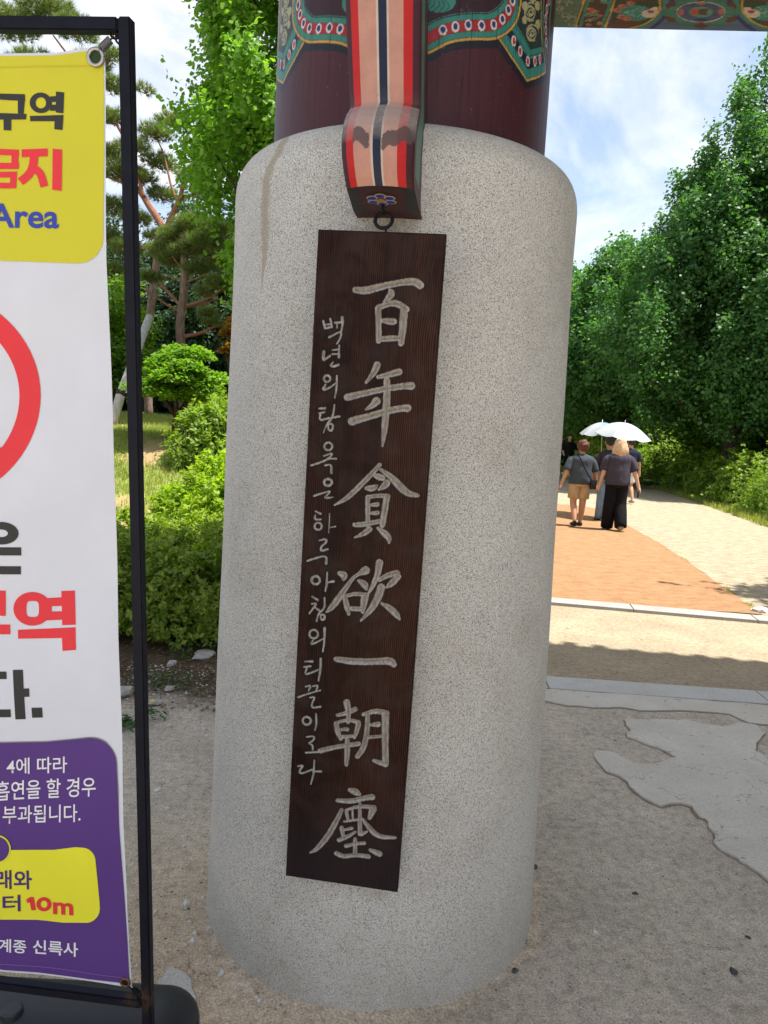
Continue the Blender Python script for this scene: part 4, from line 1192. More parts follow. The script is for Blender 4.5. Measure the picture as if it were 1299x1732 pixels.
# ------------------------------------------------------------------ banner
banner = empty('banner'); banner.matrix_world = SP.mat()
tag(banner, 'printed no smoking banner in white, yellow and purple stretched in a black frame', 'banner')
def wave(x, y):
    return -.013 + .0035 * np.sin(11 * x + 3.1 * y + .5) + .003 * np.sin(4.7 * y + 2 * x) + .0016 * np.sin(17 * y - 9 * x)
def cut_mesh(polys, step=.02):
    bm = bmesh.new()
    for P_ in polys:
        vs = [bm.verts.new((p[0], p[1], 0)) for p in P_]
        try: bm.faces.new(vs)
        except Exception: pass
    if not bm.faces: return bm
    bm.normal_update()
    for f in bm.faces:
        if f.normal.z < 0: f.normal_flip()
    bmesh.ops.triangulate(bm, faces=[f for f in bm.faces if len(f.verts) > 4])
    X_ = [v.co.x for v in bm.verts]; Y_ = [v.co.y for v in bm.verts]
    for ax, lo, hi in ((0, min(X_), max(X_)), (1, min(Y_), max(Y_))):
        c_ = math.floor(lo / step) * step + step
        while c_ < hi - 1e-4:
            co = Vector((c_, 0, 0)) if ax == 0 else Vector((0, c_, 0)); no = Vector((1, 0, 0)) if ax == 0 else Vector((0, 1, 0))
            bmesh.ops.bisect_plane(bm, geom=bm.verts[:] + bm.edges[:] + bm.faces[:], plane_co=co, plane_no=no)
            c_ += step
    return bm
def put_print(name, bm, layer, m_, parent=None):
    for v in bm.verts: v.co.z = wave(v.co.x, v.co.y) + .0009 * layer
    me = bpy.data.meshes.new(name); bm.to_mesh(me); bm.free()
    me.polygons.foreach_set('use_smooth', np.ones(len(me.polygons), bool))
    return link(name, me, parent or banner, m_)
def uvs(P_): return [SP.uv(*p) for p in P_]
XL_ = -420   # left side of the banner, in the picture's measure, outside the frame
def arc(c_, r_, a0, a1, n_=8): return [(c_[0] + (r_[0] if not np.isscalar(r_) else r_) * math.cos(R_(a)), c_[1] - (r_[1] if not np.isscalar(r_) else r_) * math.sin(R_(a))) for a in np.linspace(a0, a1, n_)]
outline = [(XL_, 90), (-200, 78), (0, 86), (85, 84), (130, 78), (160, 75), (172, 76), (172, 250), (174, 440), (178, 560), (184, 700), (190, 900), (196, 1080), (203, 1250), (207, 1400), (212, 1550), (219, 1672), (220, 1679), (145, 1669), (58, 1658), (0, 1653), (-150, 1625), (XL_ + 20, 1590)]
sheet = put_print('sheet', cut_mesh([uvs(outline)]), 0, M_bwhite)
yel = [(XL_ + 8, 95), (-200, 84), (0, 91), (85, 89), (130, 83), (160, 80), (169, 82)] + [(169.5, 250), (169, 390)] + arc((126, 400), (43, 44), 0, -90, 9) + [(0, 440), (-300, 430), (XL_ + 50, 428), (XL_ + 8, 390)]
put_print('yellow_panel', cut_mesh([uvs(yel)]), 1, M_byel)
pur = [(XL_ + 60, 1248), (-200, 1262), (0, 1262), (73, 1260), (120, 1255), (146, 1252)] + arc((150, 1297), (44, 45), 85, 5, 9) + [(197, 1340), (200, 1404), (207, 1520), (212.5, 1600), (216, 1671), (145, 1665), (58, 1654), (0, 1649), (-150, 1621), (XL_ + 26, 1586)]
put_print('purple_panel', cut_mesh([uvs([(x + (1.6 if i_ < 16 else 0), y - 1.8 if i_ < 10 else y) for i_, (x, y) in enumerate(pur)])]), 1, M_pgrey)
put_print('purple_panel', cut_mesh([uvs(pur)]), 2, M_bpur)
ye2 = [(-330, 1435), (14, 1443), (87, 1442), (125, 1436.5)] + arc((137, 1460), (22, 23), 90, 10, 7) + [(162, 1500), (164.6, 1535)] + arc((139, 1542), (26, 26.5), -3, -80, 7) + [(100, 1569), (58, 1564.5), (0, 1563), (-330, 1545)]
put_print('yellow_label', cut_mesh([uvs(ye2)]), 3, M_byel2)
put_print('round_mark', cut_mesh([uvs(arc((-10, 1441), 24, 0, 350, 28))]), 4, M_byel2)
put_print('round_mark', cut_mesh([uvs(arc((-10, 1441), 21.5, 0, 350, 28))]), 5, M_bpur)
def ringpoly(c_, ro, ri, n_=40):
    o_ = [(c_[0] + ro[0] * math.cos(a), c_[1] + ro[1] * math.sin(a)) for a in np.linspace(0, 2 * math.pi, n_ + 1)]
    i_ = [(c_[0] + ri[0] * math.cos(a), c_[1] + ri[1] * math.sin(a)) for a in np.linspace(0, 2 * math.pi, n_ + 1)]
    return [[o_[k], o_[k + 1], i_[k + 1], i_[k]] for k in range(n_)]
def bar(x0, y0, x1, y1): return [(x0, y0), (x1, y0), (x1, y1), (x0, y1)]
def thick(P_, h_):
    P_ = chaikin(P_, 2); a = off(P_, h_); b = off(P_, -h_)
    return [[a[k], a[k + 1], b[k + 1], b[k]] for k in range(len(P_) - 1)]
def letters(name, polys, m_, layer, step=.02):
    put_print(name, cut_mesh([uvs(P_) for P_ in polys], step), layer, m_)
letters('prohibition_ring', ringpoly((-118, 670), (180, 180), (144, 144), 72) + [[(-232, 580), (-208, 556), (-4, 760), (-28, 784)]], M_pred, 1)
c1 = lambda P_: [(x / 3.765, y / 3.765) for x, y in P_]
# first line, black
letters('printed_letter', [c1(P_) for P_ in [[(-150, 585), (136, 586), (138, 630), (-150, 618)], [(92, 600), (138, 602), (128, 712), (92, 710)], [(-110, 708), (145, 712), (143, 748), (-110, 752)], [(2, 745), (50, 745), (50, 820), (2, 818)]]], M_pblk, 2)
letters('printed_letter', [c1(P_) for P_ in ringpoly((236, 640), (70, 66), (33, 36), 24)] + [c1(P_) for P_ in [[(295, 598), (340, 596), (340, 632), (298, 634)], [(295, 652), (340, 650), (340, 690), (292, 690)], [(332, 567), (384, 572), (378, 706), (330, 700)], [(168, 725), (378, 716), (376, 756), (168, 758)], [(322, 750), (376, 750), (372, 813), (320, 808)]]] + [c1(thick([(170, 742), (240, 722), (370, 736)], 18)[0])], M_pblk, 2)
# second line, red
letters('printed_letter', [c1(P_) for P_ in [[(-130, 935), (97, 942), (97, 980), (-130, 975)], [(50, 975), (95, 975), (92, 1032), (50, 1030)], [(-150, 1030), (98, 1026), (96, 1066), (-150, 1070)], [(-110, 1088), (85, 1082), (84, 1120), (-110, 1124)], [(42, 1118), (84, 1118), (80, 1190), (42, 1190)], [(-110, 1152), (45, 1156), (45, 1192), (-110, 1190)]]], M_pred, 2)
letters('printed_letter', [c1(P_) for P_ in [[(113, 940), (278, 932), (277, 982), (114, 990)]] + thick([(192, 975), (188, 1040), (165, 1100), (106, 1148)], 27) + thick([(200, 1065), (236, 1095), (258, 1178)], 25) + [[(309, 934), (369, 938), (369, 1206), (308, 1198)]]], M_pred, 2)
# white field
letters('printed_letter', ringpoly((-4, 904.5), (29.5, 19.5), (11, 6.5), 24) + [bar(-60, 928.5, 29.5, 942.5), bar(-42, 961, 28.5, 975), bar(-42, 950, -26, 975)], M_pblk, 1)
c3_ = lambda P_: [(x / 4.123, 980 + y / 4.123) for x, y in P_]
hole = []
n_ = 32
for k in range(n_ + 1):
    a = 2 * math.pi * k / n_; ca, sa = math.cos(a), math.sin(a)
    o_ = (200 + 137 * ca, 220 + 118 * sa)
    sq = lambda t: math.copysign(abs(t) ** .55, t)
    i_ = (202 + 45 * sq(ca), 221 + 56 * sq(sa)); hole.append((o_, i_))
letters('printed_letter', [c3_([hole[k][0], hole[k + 1][0], hole[k + 1][1], hole[k][1]]) for k in range(n_)] + [c3_(P_) for P_ in [[(296, 145), (412, 138), (412, 198), (320, 202)], [(320, 238), (414, 236), (416, 294), (300, 300)], [(298, 150), (338, 150), (338, 298), (298, 298)], [(404, 95), (499, 91), (510, 328), (415, 332)], [(98, 368), (509, 346), (512, 418), (100, 430)], [(414, 410), (511, 410), (515, 503), (420, 511)]]], M_pred, 1)
letters('printed_letter', [bar(-62, 1003, 2, 1020), bar(-18, 1018, 2, 1046), [(-70, 1062), (10, 1060.5), (10.5, 1077), (-70, 1079)], bar(-42, 1077, -20, 1104)], M_pred, 1)
letters('printed_letter', [c3_(P_) for P_ in [[(-180, 662), (20, 660), (22, 712), (-180, 716)], [(-180, 700), (-120, 700), (-120, 980), (-180, 980)], [(-180, 928), (50, 925), (52, 980), (-180, 984)], [(66, 648), (138, 645), (156, 993), (84, 996)], [(144, 777), (183, 775), (186, 833), (148, 836)]]], M_pblk, 1)
letters('printed_full_stop', [c3_([(199, 912), (275, 910), (278, 980), (203, 983)])], M_pblk, 1)
def text_px(body, p0, p1, hgt, m_, layer, bold=.0, skew=0.0, name='printed_text'):
    cu = bpy.data.curves.new('txt', 'FONT'); cu.body = body; cu.offset = bold; cu.resolution_u = 3
    o = bpy.data.objects.new('txt', cu); COL.objects.link(o)
    dg = bpy.context.evaluated_depsgraph_get(); dg.update()
    me = bpy.data.meshes.new_from_object(o.evaluated_get(dg))
    bpy.data.objects.remove(o)
    n_ = len(me.vertices)
    co = np.zeros(n_ * 3); me.vertices.foreach_get('co', co); co = co.reshape(-1, 3)
    x0, x1 = co[:, 0].min(), co[:, 0].max(); y0, y1 = co[:, 1].min(), co[:, 1].max()
    p0 = np.array(p0, float); p1 = np.array(p1, float)
    for v in me.vertices:
        t = (v.co.x - x0) / (x1 - x0); s_ = (v.co.y - y0) / (y1 - y0)
        p = p0 + (p1 - p0) * t + np.array([skew * s_, -hgt * s_])
        q_ = SP.uv(*p); v.co = (q_[0], q_[1], wave(q_[0], q_[1]) + .0009 * layer)
    me.update()
    return link(name, me, banner, m_)
text_px('Area', (-24, 384), (94, 385), 42, M_pblue, 2, .022)
text_px('4에 따라', (5, 1316), (110, 1311), 28, M_pwht, 3, .008)
text_px('흡연을 할 경우', (-14, 1361), (160, 1349), 33, M_pwht, 3, .008)
text_px('부과됩니다.', (-1, 1399), (134, 1393), 30, M_pwht, 3, .008)
text_px('래와', (-12, 1509), (49, 1511), 33, M_bpur2, 4, .018)
text_px('터', (-1, 1549), (29, 1549), 29, M_bpur2, 4, .018)
c4_ = lambda P_: [(x / 3.45, 1230 + y / 3.45) for x, y in P_]
letters('printed_text', [c4_(P_) for P_ in [[(133, 1030), (160, 1014), (178, 1016), (168, 1042), (140, 1052)], [(150, 1020), (178, 1016), (190, 1094), (162, 1094)]] + ringpoly((237, 1059), (45, 43), (20, 22), 24)], M_pred, 4)
text_px('m', (84, 1554), (119, 1556), 21, M_pred, 4, .03)
text_px('계종', (-9, 1618), (38, 1622), 23, M_pwht, 3, .016)
text_px('신륵사', (49, 1622), (127, 1627), 24, M_pwht, 3, .016)
# hems, eyelets and springs
def hem(P_, m_, h_=.9, layer=3):
    letters('stitched_hem', thick(P_, h_), m_, layer, .05)
hem([(-100, 112), (0, 110), (80, 107), (165, 106)], cloth('hem_yellow', (.60, .51, .03)), .8, 2)
hem([(-100, 1630), (0, 1639), (90, 1646), (165, 1657), (214, 1660)], cloth('hem_purple', (.20, .11, .36)), .7, 3)
for (px, py, ro, m_) in ((157.5, 93, .0125, M_steel), (209, 1667, .0095, M_brass)):
    c_ = SP.uv(px, py); z_ = wave(*c_) + .004
    mb = MB(); mb.tube([(c_[0] + ro * math.cos(a), c_[1] + ro * math.sin(a), z_) for a in np.linspace(0, 6.283, 25)], ro * .27, 8, cap=False)
    mb.build('eyelet', m_, banner, smooth=True)
    mb = MB(); mb.lathe([(0, z_ - .001), (ro * .8, z_ - .001)], 20, c_); mb.build('eyelet_hole', M_darkfol if py < 500 else M_iron, banner)
for P_, m_ in ([((163, 85), (167, 78), (181, 62), (187, 55)), M_spring], [((214, 1671), (222, 1679), (237, 1693), (241, 1697)), M_iron]):
    p_ = [SP.uv(*x) for x in P_]
    mb = MB()
    mb.tube([(p_[0][0], p_[0][1], -.006), (p_[1][0], p_[1][1], -.008)], .0016, 6)
    a_, b_ = np.array([*p_[1], -.009]), np.array([*p_[2], -.012])
    d_ = b_ - a_; t1 = d_ / np.linalg.norm(d_); t2 = np.cross(t1, [0, 0, 1]); t2 /= np.linalg.norm(t2); t3 = np.cross(t1, t2)
    mb.tube([a_ + d_ * s_ + (t2 * math.cos(s_ * 60) + t3 * math.sin(s_ * 60)) * .0055 for s_ in np.linspace(0, 1, 110)], .0014, 5)
    mb.tube([(p_[2][0], p_[2][1], -.012), (p_[3][0], p_[3][1], -.012)], .0016, 6)
    mb.build('spring', m_, banner, smooth=True)

# ------------------------------------------------------------------ vegetation
def frames(nrm, tip):
    nrm = nrm / (np.linalg.norm(nrm, axis=1, keepdims=True) + 1e-9)
    t = tip - nrm * (tip * nrm).sum(1, keepdims=True); t /= (np.linalg.norm(t, axis=1, keepdims=True) + 1e-9)
    return t, np.cross(nrm, t), nrm
LEAF = {
 'fan': np.array([(0, 0, 0), (.62, .52, .06), (.95, .18, .02), (.95, -.18, .02), (.62, -.52, .06)]),
 'oval': np.array([(0, 0, 0), (.45, .26, .05), (1, 0, -.03), (.45, -.26, .05)]),
 'oval3': np.array([(0, 0, 0), (.5, .40, .08), (.95, 0, -.05), (.5, -.40, .08)]),
 'star': np.array([(0, 0, 0), (.35, .42, .0), (1, 0, -.1), (.35, -.42, .0)]),
}
def leaves(name, P, nrm, tip, size, shape, m_, parent=None):
    T, B, Nn = frames(nrm, tip)
    S = LEAF[shape]; k = len(S)
    size = np.asarray(size)[:, None, None] if np.ndim(size) else size
    V = P[:, None, :] + size * (S[None, :, 0:1] * T[:, None, :] + S[None, :, 1:2] * B[:, None, :] + S[None, :, 2:3] * Nn[:, None, :])
    F = np.arange(len(P) * k).reshape(-1, k)
    return mk(name, V.reshape(-1, 3), F, m_, parent)
def lump(th, t, seed):
    return (np.sin(3 * th + 5 * t + seed) * .5 + np.sin(5 * th - 9 * t + 2.1 * seed) * .35 + np.sin(9 * th + 14 * t + seed * .7) * .25 + np.sin(2 * th + 21 * t + seed) * .25)
def shoots_crown(seed, n, zb, zt, Rf, up=.7, per=12, length=(.4, .9), leaf=.09, spread=.10, inner=.28, npl=None):
    """leaves on shoots; the shoots are bunched into rising plumes that break the outline"""
    r = np.random.default_rng(seed)
    H = zt - zb; Rx = float(Rf(np.linspace(0, 1, 40)).max())
    npl = npl or int(60 + 9 * H * Rx)
    # plume origins, spread over the crown's height in proportion to its girth
    t = r.random(npl * 4); keep = r.random(npl * 4) < Rf(t) / Rx; t = t[keep][:npl]; npl = len(t)
    th = r.uniform(0, 2 * math.pi, npl); lm = lump(th, t, seed)
    isin = r.random(npl) < inner
    rr = Rf(t) * np.where(isin, r.uniform(.1, .6, npl), r.uniform(.68, .95, npl)) * (1 + .13 * lm)
    O = np.stack([rr * np.cos(th), rr * np.sin(th), zb + H * t], 1)
    out = np.stack([np.cos(th), np.sin(th), 0 * th], 1)
    D = out * (1 - up) * r.uniform(.6, 1.6, npl)[:, None] + np.array([0, 0, up]) + r.normal(0, .13, (npl, 3)); D /= np.linalg.norm(D, axis=1, keepdims=True)
    PL = Rx * r.uniform(.28, .62, npl) * (.55 + .45 * Rf(t) / Rx); PR = PL * r.uniform(.20, .34, npl)
    O = O - D * PL[:, None] * .45
    i = r.choice(npl, n, p=(PL * PR) / (PL * PR).sum())
    u = r.random(n) ** .85; lat = r.normal(0, 1, (n, 3)); lat /= np.linalg.norm(lat, axis=1, keepdims=True)
    wdt = np.sqrt(np.clip(1 - (u * 1.02) ** 2.2, 0, 1)) * .95 + .05
    base = O[i] + D[i] * (PL[i] * u)[:, None] + lat * (PR[i] * wdt * r.random(n) ** .45)[:, None]
    d = D[i] * .8 + lat * .5 * (1 - .6 * u)[:, None] + r.normal(0, .2, (n, 3)); d /= np.linalg.norm(d, axis=1, keepdims=True)
    ln = r.uniform(length[0], length[1], n) * .6
    tipm = r.random(n) > .965; ln = ln * np.where(tipm, 1.9, 1)
    k = per; s = (np.arange(k) + .5) / k
    P = base[:, None, :] + d[:, None, :] * (ln[:, None, None] * s[None, :, None])
    P = P + r.normal(0, 1, P.shape) * (spread * (1.1 - .75 * s))[None, :, None] * np.where(tipm, .5, 1)[:, None, None]
    P = P.reshape(-1, 3); m = len(P); o2 = np.repeat(out[i] * .4 + lat * .4, k, 0)
    nr = r.normal(0, .55, (m, 3)) + o2 + np.array([0, 0, .7])
    tp = r.normal(0, 1, (m, 3)) + o2 * 1.2 - np.array([0, 0, .3])
    return P, nr, tp, leaf * r.uniform(.65, 1.2, m), base, d, ln
def limb(a, b, n=6, sag=.1, r=None):
    a = np.array(a, float); b = np.array(b, float); r = r or random
    return [a + (b - a) * t + np.array([r.uniform(-1, 1), r.uniform(-1, 1), 0]) * .05 * np.linalg.norm(b - a) * math.sin(math.pi * t) - np.array([0, 0, sag * math.sin(math.pi * t) * np.linalg.norm(b - a)]) for t in np.linspace(0, 1, n)]
def tree(name, label, x, y, zt, zb, R, m_leaf, m_bark, seed, n=4500, leaf=.09, shape='fan', power=.75, trunk_r=.18, cat='tree', group=None, up=.7, per=12, length=(.4, .9), lean=(0, 0), bulge=.25, spread=.10, inner=.28, nl=26, Rf=None, npl=None):
    g = float(terrain(x, y)); root = empty(name, (x, y, g)); tag(root, label, cat, group)
    rnd = random.Random(seed)
    Rf = Rf or (lambda t: R * np.clip((1 - t), 0.02, 1) ** power * np.clip((t + .06) / bulge, .35, 1) ** .6)
    P, nr, tp, sz, base, d, ln = shoots_crown(seed, n, zb - g, zt - g, Rf, up, per, length, leaf, spread, inner, npl)
    leaves('crown', P, nr, tp, sz, shape, m_leaf, root)
    mb = MB()
    H = zt - g
    mb.tube([(lean[0] * t * t, lean[1] * t, t * H * .93 - .1) for t in np.linspace(0, 1, 12)], [trunk_r * (1.15 - t) * (1.35 if t == 0 else 1) + .01 for t in np.linspace(0, 1, 12)], 10)
    mb.build('trunk', m_bark, root, smooth=True)
    for k in range(nl):
        i = rnd.randrange(len(base)); e = base[i]
        z0 = max((zb - g) * .8, e[2] - np.hypot(e[0], e[1]) * rnd.uniform(.6, 1.1))
        tt = z0 / (H * .93)
        mb2 = MB(); pts = limb((lean[0] * tt * tt, lean[1] * tt, z0), e, 6, .06, rnd)
        rb = trunk_r * (1.1 - tt) * .36
        mb2.tube(pts, [rb * (1 - .8 * t) + .006 for t in np.linspace(0, 1, 6)], 6)
        mb2.build('limb', m_bark, root, smooth=True)
    return root
def dirpos(px, Y): 
    p = at_depth(px, 866, Y); return p[0], p[1]
def zat(px, py, Y): return at_depth(px, py, Y)[2]
def xat(px, py, Y): return at_depth(px, py, Y)[0]

# right side: ginkgo trees behind the hedge
tree('ginkgo_tree', 'tall dark green ginkgo tree with a dark trunk right behind the hedge', xat(1240, 700, 23), 23.0, zat(1270, 105, 23), 2.3, 5.3, M_ginkgo_d, M_bark, 11, n=16000, leaf=.125, shape='oval3', trunk_r=.21, power=.98, up=.80, length=(.5, 1.15), nl=30, per=12, inner=.33, spread=.13, npl=330)
tree('ginkgo_tree', 'smaller ginkgo tree left of the tallest one, its crown reaching the granite base', xat(1050, 600, 29), 29.0, zat(1040, 420, 29), 2.6, 4.2, M_ginkgo_d, M_bark, 12, n=8500, leaf=.16, shape='oval3', trunk_r=.24, power=.85, up=.75, length=(.5, 1.2), nl=16, spread=.15, npl=240)
tree('ginkgo_tree', 'distant ginkgo tree beside the path behind the people in black', xat(950, 600, 37), 37.0, zat(960, 480, 37), 2.0, 4.2, M_ginkgo_d, M_bark, 13, n=5500, leaf=.2, shape='oval3', trunk_r=.2, power=.55, up=.7, length=(.5, 1.2), nl=10, spread=.18)
tree('ginkgo_tree', 'ginkgo tree at the right edge beyond the hedge', 14.2, 20.5, 10.5, 2.6, 3.8, M_ginkgo_d, M_bark, 14, n=6500, leaf=.13, shape='oval3', trunk_r=.22, power=.6, up=.78, length=(.5, 1.1), nl=12, spread=.14)
tree('ginkgo_tree', 'ginkgo tree standing right of the sandy path outside the picture', 7.6, 6.6, 7.6, 3.2, 1.9, M_ginkgo_d, M_bark, 15, n=2600, leaf=.11, trunk_r=.15, power=.6, up=.75, length=(.5, 1.1), nl=8)
for k, (x, y) in enumerate(((11, -3.5), (12, 2.5), (10.5, -9))):  # invented trees out of view, block sky light from the right
    tree('leafy_tree', ('added unseen dark tree right of the gate and a little behind the camera, dims light from the right', 'added unseen dark tree straight right of the gate, dims light from the right', 'added unseen dark tree far behind the camera on the right, dims light from there')[k], x, y, 8.5, 1.2, 3.0, M_darkfol, M_bark, 160 + k, n=1800, leaf=.3, shape='oval', power=.45, trunk_r=.2, group='added unseen trees right of the gate that dim the light', nl=4, up=.5, spread=.22)
for k, (x, y, zt, R) in enumerate(((4.5, 44, 8.0, 5.5), (12, 40, 8.5, 5.5), (19, 38, 9, 5.5), (26, 34, 9, 5.5), (-3, 48, 10, 6), (14.5, 27, 6.0, 3.6), (19.5, 24, 6.5, 3.6))):
    tree('leafy_tree', ('green tree closing the view behind the distant walkers in black', 'dark tree behind the white umbrella at the end of the path', 'green tree behind the tall ginkgo, middle of the far row', 'dark tree at the right end of the far row', 'big green tree hidden mostly behind the granite base at the far end', 'bright green tree low behind the dark ginkgo trunk', 'bright green tree low at the right edge behind the hedge')[k], x, y, zt, .15, R, M_mapleg if k > 4 else (M_hedge if k % 2 else M_ginkgo_d), M_bark, 30 + k, n=3200, leaf=.28, shape='oval', power=.45, trunk_r=.25, group='trees closing the view behind the path', nl=5, up=.5, length=(.6, 1.3), spread=.22)

# near left: bright ginkgo and the pines
tree('ginkgo_tree', 'bright green ginkgo tree behind the left side of the granite base', -1.55, 13.0, 12.5, zat(400, 500, 13), 2.25, M_ginkgo, M_bark, 21, n=9500, leaf=.088, trunk_r=.14, power=.45, up=.80, length=(.4, .95), per=12, spread=.08, inner=.3, nl=30, npl=210)

def needles(name, C, rad, m_, parent, seed, n_tuft, L_=.15, per=15, flat=.42):
    """tufts of needles spread over flattened pads. C (k,3) pad centres, rad (k,)"""
    r = np.random.default_rng(seed)
    idx = r.choice(len(C), n_tuft, p=rad ** 2 / (rad ** 2).sum())
    o = r.normal(0, 1, (n_tuft, 3)); o /= np.linalg.norm(o, axis=1, keepdims=True)
    o *= (r.random(n_tuft) ** .4)[:, None]
    P = C[idx] + o * rad[idx][:, None] * np.array([1, 1, flat])
    ax = o * np.array([1, 1, .6]) + np.array([0, 0, .7]); ax /= np.linalg.norm(ax, axis=1, keepdims=True)
    P2 = np.repeat(P, per, 0); m = len(P2)
    d = np.repeat(ax, per, 0) * .9 + r.normal(0, .55, (m, 3)); d /= np.linalg.norm(d, axis=1, keepdims=True)
    w_ = np.cross(d, r.normal(0, 1, (m, 3))); w_ /= np.linalg.norm(w_, axis=1, keepdims=True)
    L2 = L_ * r.uniform(.7, 1.2, m)[:, None]; wd = .006
    P2 = P2 + d * .0 
    V = np.stack([P2 - w_ * wd, P2 + w_ * wd, P2 + d * L2], 1).reshape(-1, 3)
    return mk(name, V, np.arange(m * 3).reshape(-1, 3), m_, parent)
def pine(label, trunk_px, Yb, limbs_px, pads_px, seed, r0, r1, mtr, tufts, zroot=None, Y_of=None):
    tr = [at_depth(x, y, Yb) for x, y in trunk_px]
    g = float(terrain(tr[0][0], Yb)); tr[0][2] = g - .1
    root = empty('pine_tree', (tr[0][0], Yb, g)); tag(root, label, 'pine tree')
    o0 = np.array([tr[0][0], Yb, g]); tr = [t - o0 for t in tr]
    mb = MB(); n = len(tr)
    mb.tube(chaikin(tr, 1), list(np.linspace(r0, r1, len(chaikin(tr, 1)))), 10)
    mb.build('trunk', mtr[0], root, smooth=True)
    for lp, dy, ra, rb in limbs_px:
        pts = [at_depth(x, y, Yb + dy * i / (len(lp) - 1)) - o0 for i, (x, y) in enumerate(lp)]
        mb = MB(); cp = chaikin(pts, 2); mb.tube(cp, list(np.linspace(ra * .85, rb * .85, len(cp))), 7)
        mb.build('limb', mtr[1], root, smooth=True)
    C_ = np.array([at_depth(x, y, Yb + dy) - o0 for x, y, dy, rr in pads_px]); rad = np.array([rr * .82 for *_, rr in pads_px])
    # small twigs from the pads' undersides
    needles('needles', C_, rad, M_needle, root, seed, tufts)
    mb = MB(); rn = random.Random(seed)
    for c_, rr in zip(C_, rad):
        for k in range(4):
            a = rn.uniform(0, 6.28); e = c_ + np.array([math.cos(a) * rr * .8, math.sin(a) * rr * .8, .02])
            mb.tube([c_ - np.array([0, 0, rr * .35]), (c_ + e) / 2 - np.array([0, 0, .05]), e], [.016, .011, .005], 5)
    tw_ = mb.build('twigs', mtr[1], root, smooth=True); tw_['kind'] = 'stuff'
    return root
pine('pine tree with a long leaning grey trunk and high reddish limbs behind the black post',
     [(252, 705), (249, 640), (250, 576), (257, 500), (264, 450), (270, 415), (281, 384)], 16.5,
     [([(279, 392), (266, 368), (253, 350), (243, 333), (232, 318), (205, 290)], .3, .105, .05), ([(281, 388), (290, 366), (298, 350), (306, 332), (310, 306), (318, 300), (331, 318)], -.3, .085, .03),
      ([(304, 332), (322, 330), (345, 338), (360, 334)], -.5, .04, .015), ([(300, 340), (290, 318), (284, 290), (276, 255), (262, 230)], .2, .04, .012), ([(306, 338), (330, 326), (352, 330)], -.2, .035, .012),
      ([(262, 412), (238, 418), (205, 420), (170, 400)], .4, .04, .015), ([(243, 333), (215, 235), (150, 140), (90, 60)], .8, .05, .02), ([(232, 318), (180, 300), (90, 250)], .8, .04, .015)],
     [(15, 40, 1, .8), (80, 20, 1.2, .8), (130, 50, .8, .6), (60, 110, .8, .7), (150, 110, .5, .55), (185, 95, .4, .35), (185, 145, .4, .4), (190, 200, .3, .42), (245, 152, 0, .24), (205, 290, .3, .55), (225, 250, 0, .45), (185, 260, .6, .5), (262, 225, .1, .42), (290, 205, .3, .4), (240, 300, .2, .4),
      (270, 275, .4, .45), (325, 300, -.3, .42), (200, 350, .4, .5), (175, 400, .5, .5), (215, 420, .3, .45), (350, 325, -.4, .4), (230, 370, .3, .4), (90, 220, 1, .7), (120, 330, 1, .7), (275, 330, .6, .4), (195, 460, .5, .45), (265, 400, .3, .30)],
     51, .10, .075, (M_pbark, M_pbark_r), 6200)
pine('slender pine tree right of the leaning one with level limbs spreading to both sides',
     [(309, 700), (308, 604), (304, 560), (305, 540), (310, 505), (313, 468), (312, 430), (309, 395)], 15.2,
     [([(312, 569), (330, 566), (350, 560), (362, 552), (378, 549)], -.5, .05, .02), ([(311, 518), (335, 512), (355, 503), (366, 496), (376, 487)], -.4, .045, .015), ([(311, 520), (345, 514), (358, 508), (372, 506)], .2, .03, .012),
      ([(304, 516), (290, 500), (278, 488), (268, 474)], .3, .045, .025), ([(303, 526), (285, 518), (267, 505), (252, 494), (238, 486)], -.1, .035, .015), ([(310, 475), (295, 470), (275, 466)], .1, .025, .01), ([(310, 458), (300, 445), (292, 434)], -.1, .03, .012),
      ([(312, 478), (330, 472), (350, 464)], -.3, .03, .01), ([(318, 462), (340, 446), (358, 436)], -.2, .028, .01)],
     [(358, 545, -.5, .20), (352, 530, -.5, .22), (345, 495, -.2, .22), (375, 480, -.4, .35), (330, 455, -.1, .30), (290, 440, .2, .36), (315, 425, 0, .40), (345, 410, -.2, .45), (275, 425, .3, .4), (370, 440, -.3, .4), (300, 400, .2, .45), (330, 380, .1, .5), (365, 390, 0, .45), (255, 470, .4, .28), (395, 430, -.2, .4)],
     52, .10, .075, (M_pbark, M_pbark_r), 2900)
# support pole of the leaning pine
pp = [at_depth(188, 712, 11.2), at_depth(205, 665, 11.5), at_depth(222, 620, 11.8)]
sp = empty('support_pole', tuple(pp[0])); tag(sp, 'pale weathered support pole leaning up from the grass behind the banner', 'tree prop')
mb = MB(); mb.tube([np.zeros(3) - np.array([0, 0, .1]), pp[1] - pp[0], pp[2] - pp[0], (pp[2] - pp[0]) * 2.0], [.075, .072, .07, .065], 10); mb.build('pole', M_pole, sp, smooth=True)
mb = MB(); c_ = pp[1] - pp[0]; mb.tube([c_ + np.array([0, 0, -.03]), c_ + np.array([.02, 0, .05])], .09, 10); mb.build('rope_binding', M_twig, sp, smooth=True)

